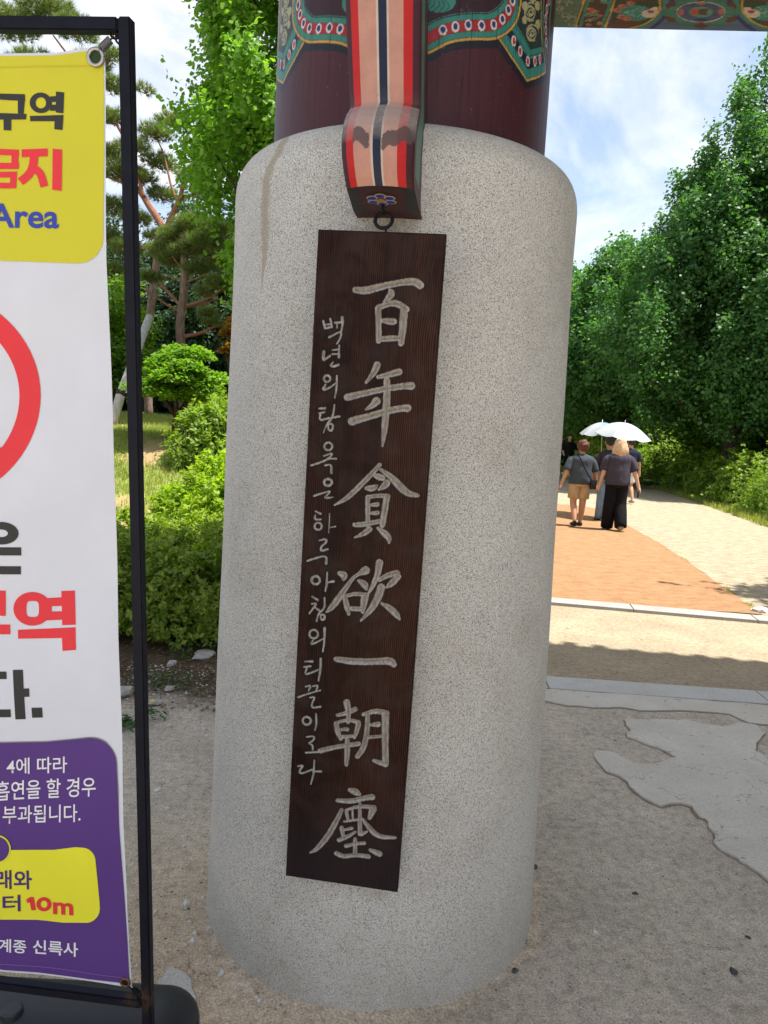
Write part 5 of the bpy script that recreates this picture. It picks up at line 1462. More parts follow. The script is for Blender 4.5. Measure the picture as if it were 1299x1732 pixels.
# small japanese maple, orange maple, broadleaf trees left
def maple(label, px, pybase, Y, top, bottom, halfw, m_, seed, n=1500, leaf=.06, trunk=True, name='maple_tree'):
    x = xat(px, pybase, Y); g = float(terrain(x, Y)); root = empty(name, (x, Y, g)); tag(root, label, 'tree')
    zt = zat(px, top, Y) - g; zb = zat(px, bottom, Y) - g
    r = np.random.default_rng(seed)
    # layered pads
    k = 22; C_ = []
    for i in range(k):
        t = r.random(); th = r.uniform(0, 6.28); R_m = halfw * (1 - .55 * t ** 2)
        rr_ = R_m * r.random() ** .5 * .8
        C_.append((rr_ * math.cos(th), rr_ * math.sin(th), zb + (zt - zb) * t, halfw * r.uniform(.32, .5)))
    C_ = np.array(C_)
    idx = r.integers(0, k, n * 10); o = r.normal(0, 1, (n * 10, 3)); o /= np.linalg.norm(o, axis=1, keepdims=True); o *= r.random((n * 10, 1)) ** .5
    P = C_[idx, :3] + o * C_[idx, 3:4] * np.array([1, 1, .28])
    P += np.array([0, 0, 1.]) * 0 - np.array([0, 0, .12]) * ((o[:, :2] ** 2).sum(1, keepdims=True)) * halfw
    nr = r.normal(0, .35, (len(P), 3)) + np.array([0, 0, 1.]); tp = o + r.normal(0, .5, (len(P), 3)) - np.array([0, 0, .3])
    leaves('crown', P, nr, tp, leaf * r.uniform(.6, 1.2, len(P)), 'star', m_, root)
    if trunk:
        mb = MB(); sp_ = zb * .55
        mb.tube([(0, 0, -.1), (.0, 0, sp_ * .5), (.02, 0, sp_)], [.055, .045, .05], 8)
        for sx, sy in ((-.16, .0), (.15, .05), (.05, -.1)):
            mb.tube([(.02, 0, sp_ * .9), (sx * .8, sy, zb * .85), (sx * 1.3, sy * 2, zb + .15), (sx * 2.2, sy * 4, zt * .8)], [.036, .03, .024, .008], 7)
        mb.build('trunk', M_twig, root, smooth=True)
    return root
maple('small bright green maple tree with a forked dark trunk on the grass', 296, 732, 9.5, 588, 668, .62, M_mapleg, 61, n=1700, leaf=.055)
maple('small orange leaved maple half hidden behind the left edge of the granite base', 400, 700, 11.5, 530, 600, .30, M_mapleo, 62, n=500, leaf=.07)
tree('leafy_tree', 'light green broadleaf tree seen between the banner and the black post', xat(190, 600, 14.5), 14.5, zat(190, 475, 14.5), zat(190, 650, 14.5), .75, M_mapleg, M_bark, 71, n=1100, leaf=.11, shape='oval', power=.4, trunk_r=.08, up=.4, length=(.2, .5), nl=5)
for k, (px, Y, top, R) in enumerate(((180, 21, 500, 2.6), (262, 20, 470, 2.2), (330, 21, 440, 2.2), (400, 19, 430, 2.2), (100, 24, 300, 3.5), (370, 26, 330, 3.5), (225, 27, 380, 3.0))):
    tree('evergreen_tree', ('dark evergreen tree behind the gap between banner and black post', 'dark evergreen tree right of the black post behind the leaning pine', 'dark evergreen tree behind the slender pine', 'dark evergreen tree beside the left edge of the granite base', 'dark evergreen tree hidden behind the banner', 'tall dark evergreen tree above the slender pine', 'tall dark evergreen tree farthest back behind the leaning pine')[k], xat(px, 600, Y), Y, zat(px, top, Y), 1.5, R, M_darkfol, M_bark, 80 + k, n=2600, leaf=.17, shape='oval', power=.5, trunk_r=.15, up=.5, length=(.4, .9), group='evergreens in the wood behind the pines', nl=4, spread=.16)

# shrubs
def shrub(name, label, pads, m_, seed, n, leaf, stems=18, cat='shrub', group=None, kz=1.0, shell=.55):
    """pads: (x, y, rx, ry, h) mounds standing on the terrain"""
    x0, y0 = pads[0][0], pads[0][1]; g0 = float(terrain(x0, y0)); root = empty(name, (x0, y0, g0)); tag(root, label, cat, group)
    r = np.random.default_rng(seed); A = np.array([p[2] * p[3] for p in pads]); idx = r.choice(len(pads), n, p=A / A.sum()); Pd = np.array(pads)[idx]
    o = r.normal(0, 1, (n, 3)); o[:, 2] = np.abs(o[:, 2]); o /= np.linalg.norm(o, axis=1, keepdims=True)
    rad = np.where(r.random(n) < shell, 1 - .12 * r.random(n), r.random(n) ** .5)
    rad = np.where(r.random(n) > .93, rad * r.uniform(1.05, 1.3, n), rad)
    lm = 1 + .17 * np.sin(o[:, 0] * 9 + Pd[:, 0] * 7) * np.sin(o[:, 1] * 8 + seed) + .06 * np.sin(o[:, 2] * 17 + o[:, 0] * 13)
    P = np.stack([Pd[:, 0] + o[:, 0] * rad * lm * Pd[:, 2], Pd[:, 1] + o[:, 1] * rad * lm * Pd[:, 3], .10 * Pd[:, 4] + o[:, 2] * rad * lm * Pd[:, 4] * .92], 1)
    # rosettes of leaves
    k = 7; gz_ = terrain(P[:, 0], P[:, 1]); P[:, 2] += gz_
    ax = o + r.normal(0, .3, o.shape) + np.array([0, 0, .6]); ax /= np.linalg.norm(ax, axis=1, keepdims=True)
    a = r.uniform(0, 6.28, (n, k)); e1 = np.cross(ax, r.normal(0, 1, ax.shape)); e1 /= np.linalg.norm(e1, axis=1, keepdims=True); e2 = np.cross(ax, e1)
    dirs = e1[:, None, :] * np.cos(a)[..., None] + e2[:, None, :] * np.sin(a)[..., None]
    tip = (dirs * 1.0 + ax[:, None, :] * r.uniform(.1, .9, (n, k, 1))).reshape(-1, 3)
    nr = (ax[:, None, :] * 1.0 - dirs * .5 + r.normal(0, .25, (n, k, 3))).reshape(-1, 3)
    PP = (P[:, None, :] + r.normal(0, leaf * .25, (n, k, 3))).reshape(-1, 3) - np.array([x0, y0, g0])
    leaves('foliage', PP, nr, tip, leaf * r.uniform(.6, 1.25, len(PP)), 'oval', m_, root)
    mb = MB(); rn = random.Random(seed)
    for s_ in range(stems):
        p = pads[rn.randrange(len(pads))]; a0 = rn.uniform(0, 6.28)
        bx_, by_ = p[0] + rn.uniform(-.5, .5) * p[2], p[1] + rn.uniform(-.5, .5) * p[3]; ex, ey = p[0] + math.cos(a0) * p[2] * .8, p[1] + math.sin(a0) * p[3] * .8
        z0 = float(terrain(bx_, by_)); z1 = float(terrain(ex, ey)) + p[4] * .75
        mb.tube([np.array([bx_ - x0, by_ - y0, z0 - g0 - .04]), np.array([(bx_ + ex) / 2 - x0 + rn.uniform(-.05, .05), (by_ + ey) / 2 - y0, (z0 + z1) / 2 - g0 + .08]), np.array([ex - x0, ey - y0, z1 - g0])], [.011, .008, .003], 5)
    st_ = mb.build('stems', M_twig, root, smooth=True); st_['kind'] = 'stuff'
    return root
shrub('azalea_shrub', 'low azalea shrub beside the granite base, shaded underneath', [(-1.10, 5.20, .42, .45, .66), (-1.38, 5.0, .40, .36, .52), (-.85, 5.3, .35, .4, .62)], M_azalea, 101, 3600, .044, 26)
shrub('azalea_shrub', 'low azalea shrub between the banner and the black post', [(-1.85, 5.15, .42, .42, .58), (-2.2, 5.3, .45, .4, .6)], M_azalea, 102, 2900, .044, 22)
shrub('azalea_shrub', 'azalea shrub in the second row behind the black post', [(-1.55, 5.75, .5, .42, .52), (-1.1, 5.95, .5, .42, .55), (-2.1, 5.9, .45, .4, .48)], M_azalea, 103, 3900, .046, 22)
shrub('bright_shrub', 'loose yellow green shrub in the sun left of the granite base', [(-1.25, 6.75, .34, .4, .72), (-1.62, 6.9, .30, .34, .60), (-1.05, 6.9, .3, .4, .85), (-1.45, 6.4, .32, .3, .62), (-1.9, 6.7, .22, .25, .42)], M_yellowl, 104, 3200, .055, 24, shell=.35)
shrub('tall_grass_clump', 'wispy green clump of tall weeds behind the yellow green shrub', [(xat(348, 700, 8.6), 8.6, .42, .4, .62), (xat(385, 700, 8.8), 8.8, .4, .4, .7)], M_hedge, 105, 2200, .06, 30, cat='weed clump', shell=.3)
hp = [(8.45, 12.6, .95, 1.1, 1.32), (8.85, 14.6, .95, 1.1, 1.36), (9.15, 16.6, 1.0, 1.2, 1.34), (9.5, 18.9, 1.0, 1.3, 1.38), (9.9, 21.4, 1.0, 1.5, 1.36), (10.35, 24.4, 1.1, 1.7, 1.4), (10.9, 28, 1.2, 2.0, 1.4), (11.6, 32.5, 1.3, 2.6, 1.5), (8.1, 10.6, .9, 1.0, 1.28)]
hl = ['leafy hedge shrub at the right edge, nearest to the camera along the sandy path', 'hedge shrub second along the sandy path, lit yellow green on top', 'hedge shrub in front of the dark ginkgo trunk', 'hedge shrub left of the dark ginkgo trunk, fourth from the camera', 'fifth hedge shrub along the sandy path', 'sixth hedge shrub along the path, right of the blond woman', 'small looking hedge shrub behind the blond woman', 'farthest hedge shrub, under the white umbrella', 'hedge shrub outside the right edge of the picture']
for k, p in enumerate(hp):
    shrub('hedge_shrub', hl[k], [p, (p[0] + 1.3, p[1] + .3, p[2], p[3], p[4] * .98), (p[0] - .35, p[1] + .5, p[2] * .55, p[3] * .55, p[4] * .62)], M_hedge, 110 + k, int(3600 if k < 3 else 2200), .062 if k < 3 else .085, 14, group='shrubs of the hedge along the sandy path')
shrub('low_shrub', 'bright low shrub under the far trees by the umbrella', [(7.7, 26, 1.2, 1.5, 1.5), (8.2, 29, 1.4, 1.6, 1.8)], M_hedge, 130, 1800, .11, 10)
tag(bpy.data.objects['low_shrub'], group=None)

# grass, weeds, litter (uncountable)
def blades(name, X, Y, h, m_, seed, w_=.0035, Z0=None):
    r = np.random.default_rng(seed); n = len(X); Z = terrain(X, Y) + .0 if Z0 is None else Z0
    a = r.uniform(0, 6.28, n); l = r.uniform(.3, 1.1, n) * h; ln = r.uniform(.1, .7, n) * l
    d = np.stack([np.cos(a), np.sin(a)], 1)
    V = np.zeros((n, 3, 3))
    V[:, 0, :2] = np.stack([X, Y], 1) - d[:, ::-1] * np.array([1, -1]) * w_; V[:, 1, :2] = np.stack([X, Y], 1) + d[:, ::-1] * np.array([1, -1]) * w_
    V[:, 0, 2] = V[:, 1, 2] = Z - .01; V[:, 2, :2] = np.stack([X, Y], 1) + d * ln[:, None]; V[:, 2, 2] = Z + l
    o = mk(name, V.reshape(-1, 3), np.arange(n * 3).reshape(-1, 3), m_); return tag(o, kind='stuff')
r = np.random.default_rng(77)
n = 90000
Yg = 6.2 + 8.5 * r.random(n) ** .8; Xg = Yg * r.uniform(-.50, -.08, n)
keep = r.random(n) > baref(Xg, Yg) * .93
blades('lawn_grass', Xg[keep], Yg[keep], .07, M_grass, 78, .006, terrain(Xg[keep], Yg[keep]) + .05 * wob(Xg[keep], Yg[keep], 1.3, 2) * smooth(6, 8, Yg[keep]))
# verge of grass along the hedge foot
n = 9000; t = r.random(n); Yv = 10 + 16 * t ** 1.3; Xv = np.interp(Yv, [5.4, 10, 14.6, 19.2, 24, 34], [8.6, 7.7, 7.66, 8.44, 9.12, 10.6]) - .15 + r.random(n) * .9
blades('verge_grass', Xv, Yv, .16, M_grass, 79, .012)
eg = np.array([g2(1283, 1038), g2(1240, 1006), g2(1180, 963), g2(1150, 943)])
xe = []
for (a, b, m) in ((g2(1285, 1036), g2(1262, 1022), 60), (g2(1240, 1008), g2(1228, 996), 70), (g2(1170, 957), g2(1150, 943), 50)):
    for _ in range(m): t_ = r.random(); xe.append(a + (b - a) * t_ + r.normal(0, .02, 2))
xe = np.array(xe); blades('edge_grass', xe[:, 0], xe[:, 1], .05, M_grass, 80, .004)
# weeds on the soil left
def weed(label, px, py, seed, n=60, s=.05, spread=.10):
    x, y = g2(px, py); z = float(terrain(x, y)); root = empty('small_weed', (x, y, z)); tag(root, label, 'weed')
    r = np.random.default_rng(seed); P = np.stack([r.normal(0, spread, n), r.normal(0, spread * .7, n), r.uniform(.005, .06, n)], 1)
    leaves('weed_leaves', P, r.normal(0, .4, (n, 3)) + [0, 0, 1], r.normal(0, 1, (n, 3)), s * r.uniform(.5, 1.2, n), 'oval', M_weed, root)
weed('low weed on the soil beside the lower banner edge, between banner and post', 205, 1232, 1, 55, .055, .06)
weed('patch of low weeds right of the black post below the pale stone', 278, 1158, 2, 150, .035, .12)
weed('small weed at the foot of the black post beside a yellow petal', 258, 1215, 3, 40, .04, .04)
weed('weed touching the left edge of the granite base', 362, 1100, 4, 60, .05, .07)
weed('small green weed on the dark soil under the azalea', 310, 1112, 5, 30, .04, .05)

# stones
def stone(name, label, px, py, size, m_, seed, group=None, flat=.55, cat='stone'):
    x, y = g2(px, py); z = float(terrain(x, y))
    r = np.random.default_rng(seed); bm = bmesh.new(); bmesh.ops.create_icosphere(bm, subdivisions=2, radius=1)
    k = r.normal(0, 1, (4, 3))
    for v in bm.verts:
        c = np.array(v.co); s_ = 1 + .16 * math.sin(3 * c @ k[0]) + .12 * math.sin(5 * c @ k[1] + 1)
        for q_ in k[2:]:
            q2 = q_ / np.linalg.norm(q_); dd = c @ q2
            if dd > .55: c = c - q2 * (dd - .55)
        v.co = Vector(c * s_ * np.array([size[0], size[1], size[0] * flat]))
    me = bpy.data.meshes.new(name); bm.to_mesh(me); bm.free()
    o = link(name, me, None, m_); o.location = (x, y, z + size[0] * flat * .45); o.rotation_euler = (0, 0, r.uniform(0, 3)); tag(o, label, cat, group); return o
def rockmat(n_, c0, c1):
    m = mat(n_, c0, .9, spec=.2); nn = noise(m, coords(m), 40, 5, .7); setcol(m, ramp(m, nn, [(.3, c0), (.7, c1)])); bump(m, nn, .5, .006); return m
M_rock = rockmat('pale_rock', (.30, .28, .25), (.46, .44, .41)); M_rockd = rockmat('dark_rock', (.05, .05, .055), (.12, .12, .12)); M_chip = rockmat('white_chip', (.55, .54, .52), (.72, .71, .69))
stone('rock', 'pale rough rock on the soil between the banner and the black post', 208, 1176, (.085, .05), M_rock, 1, flat=.5)
stone('rock', 'small pale rock on soil right of the post, above the weeds', 289, 1124, (.05, .03), M_rock, 2, flat=.4)
stone('rock', 'flat pinkish rock touching the black post beside a yellow petal', 263, 1191, (.05, .03), M_rock, 3, flat=.3)
stone('rock', 'grey rock at the edge of the soil patch left of the base', 287, 1167, (.035, .025), M_rock, 4, flat=.5)
stone('rock', 'dull flat rock in the shade at the left edge of the granite base', 345, 1110, (.10, .06), M_rock, 5, flat=.25)
stone('stone_chip', 'white stone chip on bare earth right of the black post', 315, 1529, (.013, .011), M_chip, 6, flat=.6)
stone('stone_chip', 'white stone chip close to the front left of the granite base', 374, 1648, (.010, .008), M_chip, 7, flat=.7)
stone('stone_chip', 'dark stone chip in front of the granite base on the right', 871, 1643, (.011, .009), M_rockd, 8, flat=.6)
stone('stone_chip', 'dark pebble touching the right side of the granite base', 903, 1468, (.012, .011), M_rockd, 9, flat=.7)
stone('stone_chip', 'black stone chip on the ground at lower right', 1240, 1645, (.016, .010), M_rockd, 10, flat=.5)
stone('stone_chip', 'thin dark stone chip below the worn concrete, right', 1265, 1586, (.011, .006), M_rockd, 11, flat=.4)
stone('stone_chip', 'dark chip on the earth in the middle right foreground', 1075, 1512, (.013, .008), M_rockd, 12, flat=.4)
stone('boundary_stone', 'pale stone at the corner where the orange path meets the far granite strip', 1286, 1035, (.10, .06), M_chip, 13, flat=.35)
petal = MB(); c_ = on_ground(257, 1186, .035)
petal.add([(c_[0] - .012, c_[1], c_[2]), (c_[0], c_[1] - .01, c_[2] + .004), (c_[0] + .012, c_[1], c_[2]), (c_[0], c_[1] + .012, c_[2] + .012)], [[0, 1, 2, 3]])
tag(petal.build('fallen_petal', mat('yellow_petal', (.75, .62, .02), .6)), 'yellow petal lying on the flat rock at the black post', 'petal')
# loose grit and leaf litter
def scatter(name, X, Y, size, m_, seed, flat=.6):
    r = np.random.default_rng(seed); n = len(X)
    T_ = np.array([(1, 0, 0), (0, 1, 0), (-1, 0, 0), (0, -1, 0), (0, 0, 1), (0, 0, -.6)], float); Fq = np.array([(0, 1, 4), (1, 2, 4), (2, 3, 4), (3, 0, 4), (1, 0, 5), (2, 1, 5), (3, 2, 5), (0, 3, 5)])
    s = size * r.lognormal(0, .45, n); a = r.uniform(0, 6.28, n); ca, sa = np.cos(a), np.sin(a); jx = r.uniform(.6, 1.3, (n, 6))
    L_ = T_[None] * jx[..., None] * s[:, None, None]; L_[..., 2] *= flat; L_[..., 0] *= 1.3
    V = np.stack([L_[..., 0] * ca[:, None] - L_[..., 1] * sa[:, None] + X[:, None], L_[..., 0] * sa[:, None] + L_[..., 1] * ca[:, None] + Y[:, None], L_[..., 2] + terrain(X, Y)[:, None]], -1)
    F = (Fq[None] + 6 * np.arange(n)[:, None, None]).reshape(-1, 3)
    return tag(mk(name, V.reshape(-1, 3), F, m_), kind='stuff')
def outside(X, Y, rr=.53): return np.hypot(X - AX, Y - AY) > rr
M_grit = rockmat('grit', (.30, .27, .22), (.50, .46, .40)); M_gritw = rockmat('pale_grit', (.55, .52, .46), (.72, .69, .64))
r = np.random.default_rng(5)
def area(n, x0, x1, y0, y1, pw=1.3):
    Y = y0 + (y1 - y0) * r.random(n) ** pw; X = r.uniform(x0, x1, n); k = outside(X, Y); return X[k], Y[k]
scatter('loose_grit', *area(5000, -1.4, 2.2, .95, 4.3), .0026, M_grit, 1)
scatter('loose_grit', *area(900, -1.4, 2.2, .95, 4.3), .0032, M_gritw, 2)
scatter('dark_grit', *area(240, -1.4, 2.2, .95, 4.3), .0036, M_rockd, 3, .4)
scatter('loose_grit', *area(2600, -1.5, -.25, 1.2, 4.4, 1.0), .0042, M_gritw, 4)
scatter('loose_grit', *area(1500, .3, 4.5, 4.4, 6.3, 1.0), .004, M_grit, 6)
scatter('path_grit', *area(1500, 2.0, 7.5, 6.8, 14, 1.0), .0055, M_rock, 7)
X_, Y_ = area(2600, -2.4, -.3, 3.7, 5.4, 1.0)
tag(leaves('leaf_litter', np.stack([X_, Y_, terrain(X_, Y_) + .006], 1), r.normal(0, .35, (len(X_), 3)) + [0, 0, 1], r.normal(0, 1, (len(X_), 3)), .03 * r.uniform(.5, 1.2, len(X_)), 'oval', leaf_mat('dry_leaf', (.10, .06, .03), (.22, .14, .07), .1)), kind='stuff')

# globe street lamp among the trees
lx_, ly_ = xat(1073, 621, 31.0), 31.0; lz = zat(1073, 621, 31.0)
lampo = empty('street_lamp', (lx_, ly_, 0)); tag(lampo, 'street lamp with a white globe half hidden in the ginkgo leaves', 'street lamp')
mb = MB(); mb.tube([(0, 0, 0), (0, 0, lz - .16)], .045, 10); mb.tube([(0, 0, 0), (0, 0, .4)], .09, 10); mb.build('lamp_post', M_iron, lampo, smooth=True)
mb = MB(); mb.lathe([(.18 * math.sin(a) + .0005, lz - .18 * math.cos(a)) for a in np.linspace(0, math.pi, 13)], 20); mb.build('globe', mat('lamp_globe', (.75, .72, .68), .35), lampo, smooth=True)
mb = MB(); mb.lathe([(.07, lz - .17), (.075, lz - .11), (.06, lz - .11)], 14); mb.build('globe_collar', M_iron, lampo, smooth=True)

# ------------------------------------------------------------------ people
def fabric(n_, c, rough=.85):
    m = mat(n_, c, rough, spec=.15); v = coords(m)
    nn = noise(m, v, 9, 4, .6); setcol(m, mix(m, 1.0, c, ramp(m, nn, [(.3, (.82, .82, .82)), (.65, (1.1, 1.1, 1.1))]), 'MULTIPLY'))
    bump(m, noise(m, coords(m, (1, 1, .45)), 11, 3, .5), .7, .03)
    return m
M_skin = mat('skin', (.50, .27, .17), .5, spec=.3); M_skin2 = mat('light_skin', (.58, .36, .26), .5, spec=.3)
def body_mesh(name, joints, edges, root_i, m_, parent):
    """one continuous skinned surface. joints: name -> (co, radius)"""
    keys = list(joints); me = bpy.data.meshes.new(name)
    me.from_pydata([joints[k][0] for k in keys], [(keys.index(a), keys.index(b)) for a, b in edges], [])
    o = bpy.data.objects.new(name, me); COL.objects.link(o)
    o.modifiers.new('skin', 'SKIN')
    for i, k in enumerate(keys):
        r = joints[k][1]; me.skin_vertices[0].data[i].radius = (r, r) if np.isscalar(r) else r
        me.skin_vertices[0].data[i].use_root = (k == root_i)
    o.modifiers.new('sub', 'SUBSURF').levels = 2
    dg = bpy.context.evaluated_depsgraph_get(); dg.update()
    me2 = bpy.data.meshes.new_from_object(o.evaluated_get(dg))
    bpy.data.objects.remove(o)
    me2.polygons.foreach_set('use_smooth', np.ones(len(me2.polygons), bool))
    return link(name, me2, parent, m_)
def ell_loft(mb, rings, seg=20, cap=True, m=0):
    """rings: (cx, cy, z, rx, ry)"""
    V = []; 
    for cx_, cy_, z, rx, ry in rings:
        for k in range(seg):
            a = 2 * math.pi * k / seg; V.append((cx_ + rx * math.cos(a), cy_ + ry * math.sin(a), z))
    F = [[i * seg + k, i * seg + (k + 1) % seg, (i + 1) * seg + (k + 1) % seg, (i + 1) * seg + k] for i in range(len(rings) - 1) for k in range(seg)]
    if cap: F.append(list(range(seg))[::-1]); F.append([(len(rings) - 1) * seg + k for k in range(seg)])
    mb.add(V, F, m)
def person(label, x, y, h, face, shirt, pants, shoes, hair, skin=None, build=1.0, pants_len=.05, arms=((.05, -.02), (.10, .05)), legs=(.10, -.10), hair_style='short', sleeve=.55, wide_pants=1.0, lean=0.0, swing=(0, 0)):
    """faces +Y locally. legs: forward offset of left and right foot; arms: (outward, forward) of each hand"""
    root = empty('person', (x, y, 0), face); tag(root, label, 'person')
    skin = skin or M_skin; H = h; b_ = build
    hipz, kneez, ankz = .52 * H, .285 * H, .045 * H
    shz = .797 * H; sw = .112 * H * (.85 + .15 * b_); hw = .052 * H
    J = {'pelvis': ((0, 0, hipz + .03 * H), (.085 * H * b_, .06 * H * b_)), 'waist': ((0, 0, .63 * H), (.075 * H * b_, .055 * H * b_)), 'chest': ((0, lean * .5, .74 * H), (.085 * H * b_, .062 * H * b_)),
         'neckb': ((0, lean, .830 * H), (.036 * H, .034 * H)), 'neck': ((0, lean, .865 * H), .030 * H), 'head1': ((0, lean + .012 * H, .90 * H), (.046 * H, .052 * H)), 'head2': ((0, lean + .008 * H, .945 * H), (.050 * H, .060 * H)), 'crown': ((0, lean, .975 * H), (.036 * H, .042 * H))}
    E_ = [('pelvis', 'waist'), ('waist', 'chest'), ('chest', 'neckb'), ('neckb', 'neck'), ('neck', 'head1'), ('head1', 'head2'), ('head2', 'crown')]
    hands = []
    feet = []
    for si, sg in ((0, -1), (1, 1)):
        n_ = 'lr'[si]; fo = legs[si]; lift = max(0, -fo) * .25
        J[n_ + 'hip'] = ((sg * hw, 0, hipz), .062 * H * b_); kf = fo * .35 + max(0, -fo) * .75
        J[n_ + 'knee'] = ((sg * hw * 1.05, kf * .9, kneez), .036 * H * b_); J[n_ + 'calf'] = ((sg * hw * 1.05, kf * .5 + fo * .35 - .008 * H, .20 * H + lift * .5), .036 * H * b_)
        J[n_ + 'ankle'] = ((sg * hw * 1.05, fo, ankz + lift), .021 * H); J[n_ + 'foot'] = ((sg * hw * 1.2, fo + .085 * H, .022 * H + lift * .3), (.024 * H, .016 * H))
        E_ += [('pelvis', n_ + 'hip'), (n_ + 'hip', n_ + 'knee'), (n_ + 'knee', n_ + 'calf'), (n_ + 'calf', n_ + 'ankle'), (n_ + 'ankle', n_ + 'foot')]
        feet.append((sg * hw * 1.1, fo, lift))
        ou, fw_ = arms[si]; up_ = swing[si]
        sh = np.array([sg * sw, lean, shz]); el_ = sh + np.array([sg * (.022 * H + ou * .35), fw_ * .35 - .012 * H, -.165 * H]); 
        wr = el_ + np.array([sg * ou * .5, fw_ * .8 + .03 * H, -.145 * H + up_]); d = wr - el_; d /= np.linalg.norm(d)
        palm = wr + d * .035 * H
        J[n_ + 'sh'] = (tuple(sh), .028 * H * b_); J[n_ + 'el'] = (tuple(el_), .025 * H * b_); J[n_ + 'wr'] = (tuple(wr), .0165 * H); J[n_ + 'palm'] = (tuple(palm), (.024 * H, .013 * H))
        E_ += [('chest', n_ + 'sh'), (n_ + 'sh', n_ + 'el'), (n_ + 'el', n_ + 'wr'), (n_ + 'wr', n_ + 'palm')]
        side_ = np.cross(d, [1, 0, 0]); side_ /= np.linalg.norm(side_)
        for f_ in range(4):
            b0 = palm + side_ * (f_ - 1.5) * .0085 * H + d * .012 * H; ln = (.034, .040, .037, .028)[f_] * H
            m1 = b0 + d * ln * .6 - np.array([sg, 0, 0]) * .003 * H; t1 = b0 + d * ln * .95 - np.array([sg, 0, 0]) * .014 * H
            J[f'{n_}f{f_}a'] = (tuple(m1), .0062 * H); J[f'{n_}f{f_}b'] = (tuple(t1), .0048 * H)
            E_ += [(n_ + 'palm', f'{n_}f{f_}a'), (f'{n_}f{f_}a', f'{n_}f{f_}b')]
        J[n_ + 'th'] = (tuple(wr + d * .02 * H + side_ * .025 * H), .0065 * H); J[n_ + 'th2'] = (tuple(wr + d * .045 * H + side_ * .030 * H), .005 * H)
        E_ += [(n_ + 'wr', n_ + 'th'), (n_ + 'th', n_ + 'th2')]
        hands.append((sh, el_, wr, palm + d * .025 * H))
    body_mesh('body', J, E_, 'pelvis', skin, root)
    # face details
    mb = MB(); fy = lean + .066 * H
    mb.tube([(0, fy - .004 * H, .935 * H), (0, fy + .008 * H, .918 * H), (0, fy - .002 * H, .910 * H)], [.004 * H, .007 * H, .004 * H], 8); mb.build('nose', skin, root, smooth=True)
    for sg in (-1, 1):
        mb = MB(); ell_loft(mb, [(sg * .020 * H, fy - .006 * H, .930 * H, .002 * H, .002 * H), (sg * .020 * H, fy - .005 * H, .933 * H, .008 * H, .005 * H), (sg * .020 * H, fy - .006 * H, .936 * H, .002 * H, .002 * H)], 8); mb.build('eye', M_rockd, root)
        mb = MB(); mb.tube([(sg * .052 * H, lean + .002 * H, .942 * H), (sg * .057 * H, lean - .004 * H, .930 * H), (sg * .051 * H, lean, .913 * H)], [.005 * H, .010 * H, .004 * H], 8); mb.build('ear', skin, root, smooth=True)
    mb = MB(); mb.tube([(-.014 * H, fy - .008 * H, .900 * H), (0, fy - .004 * H, .899 * H), (.014 * H, fy - .008 * H, .900 * H)], .003 * H, 6); mb.build('mouth', M_red, root, smooth=True)
    # shirt
    mb = MB(); bw = .100 * H * b_; bd = .076 * H * b_; r_ = random.Random(int(x * 100))
    rings = []
    for t in np.linspace(0, 1, 15):
        z = .50 * H + (.848 - .50) * H * t
        wx = np.interp(t, [0, .25, .55, .8, .9, .96, 1], [bw * 1.16, bw * 1.12, bw * 1.14, bw * 1.20, bw * 1.16, bw * .80, .046 * H]); wy = np.interp(t, [0, .5, .8, .95, 1], [bd * 1.10, bd * 1.08, bd * 1.06, bd * .78, .045 * H])
        rings.append((.004 * math.sin(t * 9), lean * t + .004 * math.cos(t * 11), z, wx * (1 + .012 * math.sin(t * 23)), wy * (1 + .02 * math.sin(t * 17))))
    ell_loft(mb, rings, 28)
    for sh, el_, wr, hd in hands:
        e_ = sh + (el_ - sh) * min(1, sleeve * 1.6)
        sg = 1 if sh[0] > 0 else -1
        mb.tube(chaikin([sh - np.array([sg * .055 * H, 0, .018 * H]), sh + np.array([-sg * .012 * H, 0, -.014 * H]), sh + np.array([sg * .016 * H, 0, -.042 * H]), e_ + np.array([sg * .006 * H, 0, 0])], 1), list(np.array([.030, .033, .036, .039, .041, .042, .042, .041]) * H * b_), 14)
    mb.build('shirt', shirt, root, smooth=True)
    # trousers or shorts
    mb = MB(); ell_loft(mb, [(0, 0, .60 * H, .085 * H * b_, .066 * H * b_), (0, 0, .56 * H, .096 * H * b_, .074 * H * b_), (0, 0, .51 * H, .104 * H * b_, .080 * H * b_), (0, 0, .475 * H, .098 * H * b_, .076 * H * b_)], 24)
    for si, sg in ((0, -1), (1, 1)):
        n_ = 'lr'[si]; A = [np.array(J[n_ + k][0]) for k in ('hip', 'knee', 'calf', 'ankle')]
        path = [A[0] + np.array([0, 0, .01 * H]), (A[0] + A[1]) / 2, A[1], A[2], A[3] - np.array([0, 0, .012 * H])]
        rad = [.064 * H * b_, .057 * H * b_, .048 * H * b_ * wide_pants, .047 * H * b_ * wide_pants, .045 * H * b_ * wide_pants]
        if pants_len > .2:
            e_ = A[0] + (A[1] - A[0]) * min(1, (hipz - pants_len * H) / (hipz - kneez)); path = [path[0], (A[0] + e_) / 2, e_]; rad = [.064 * H * b_, .062 * H * b_, .062 * H * b_]
        mb.tube(chaikin(path, 1), list(np.interp(np.linspace(0, 1, len(chaikin(path, 1))), np.linspace(0, 1, len(rad)), rad)), 16)
    mb.build('trousers' if pants_len < .2 else 'shorts', pants, root, smooth=True)
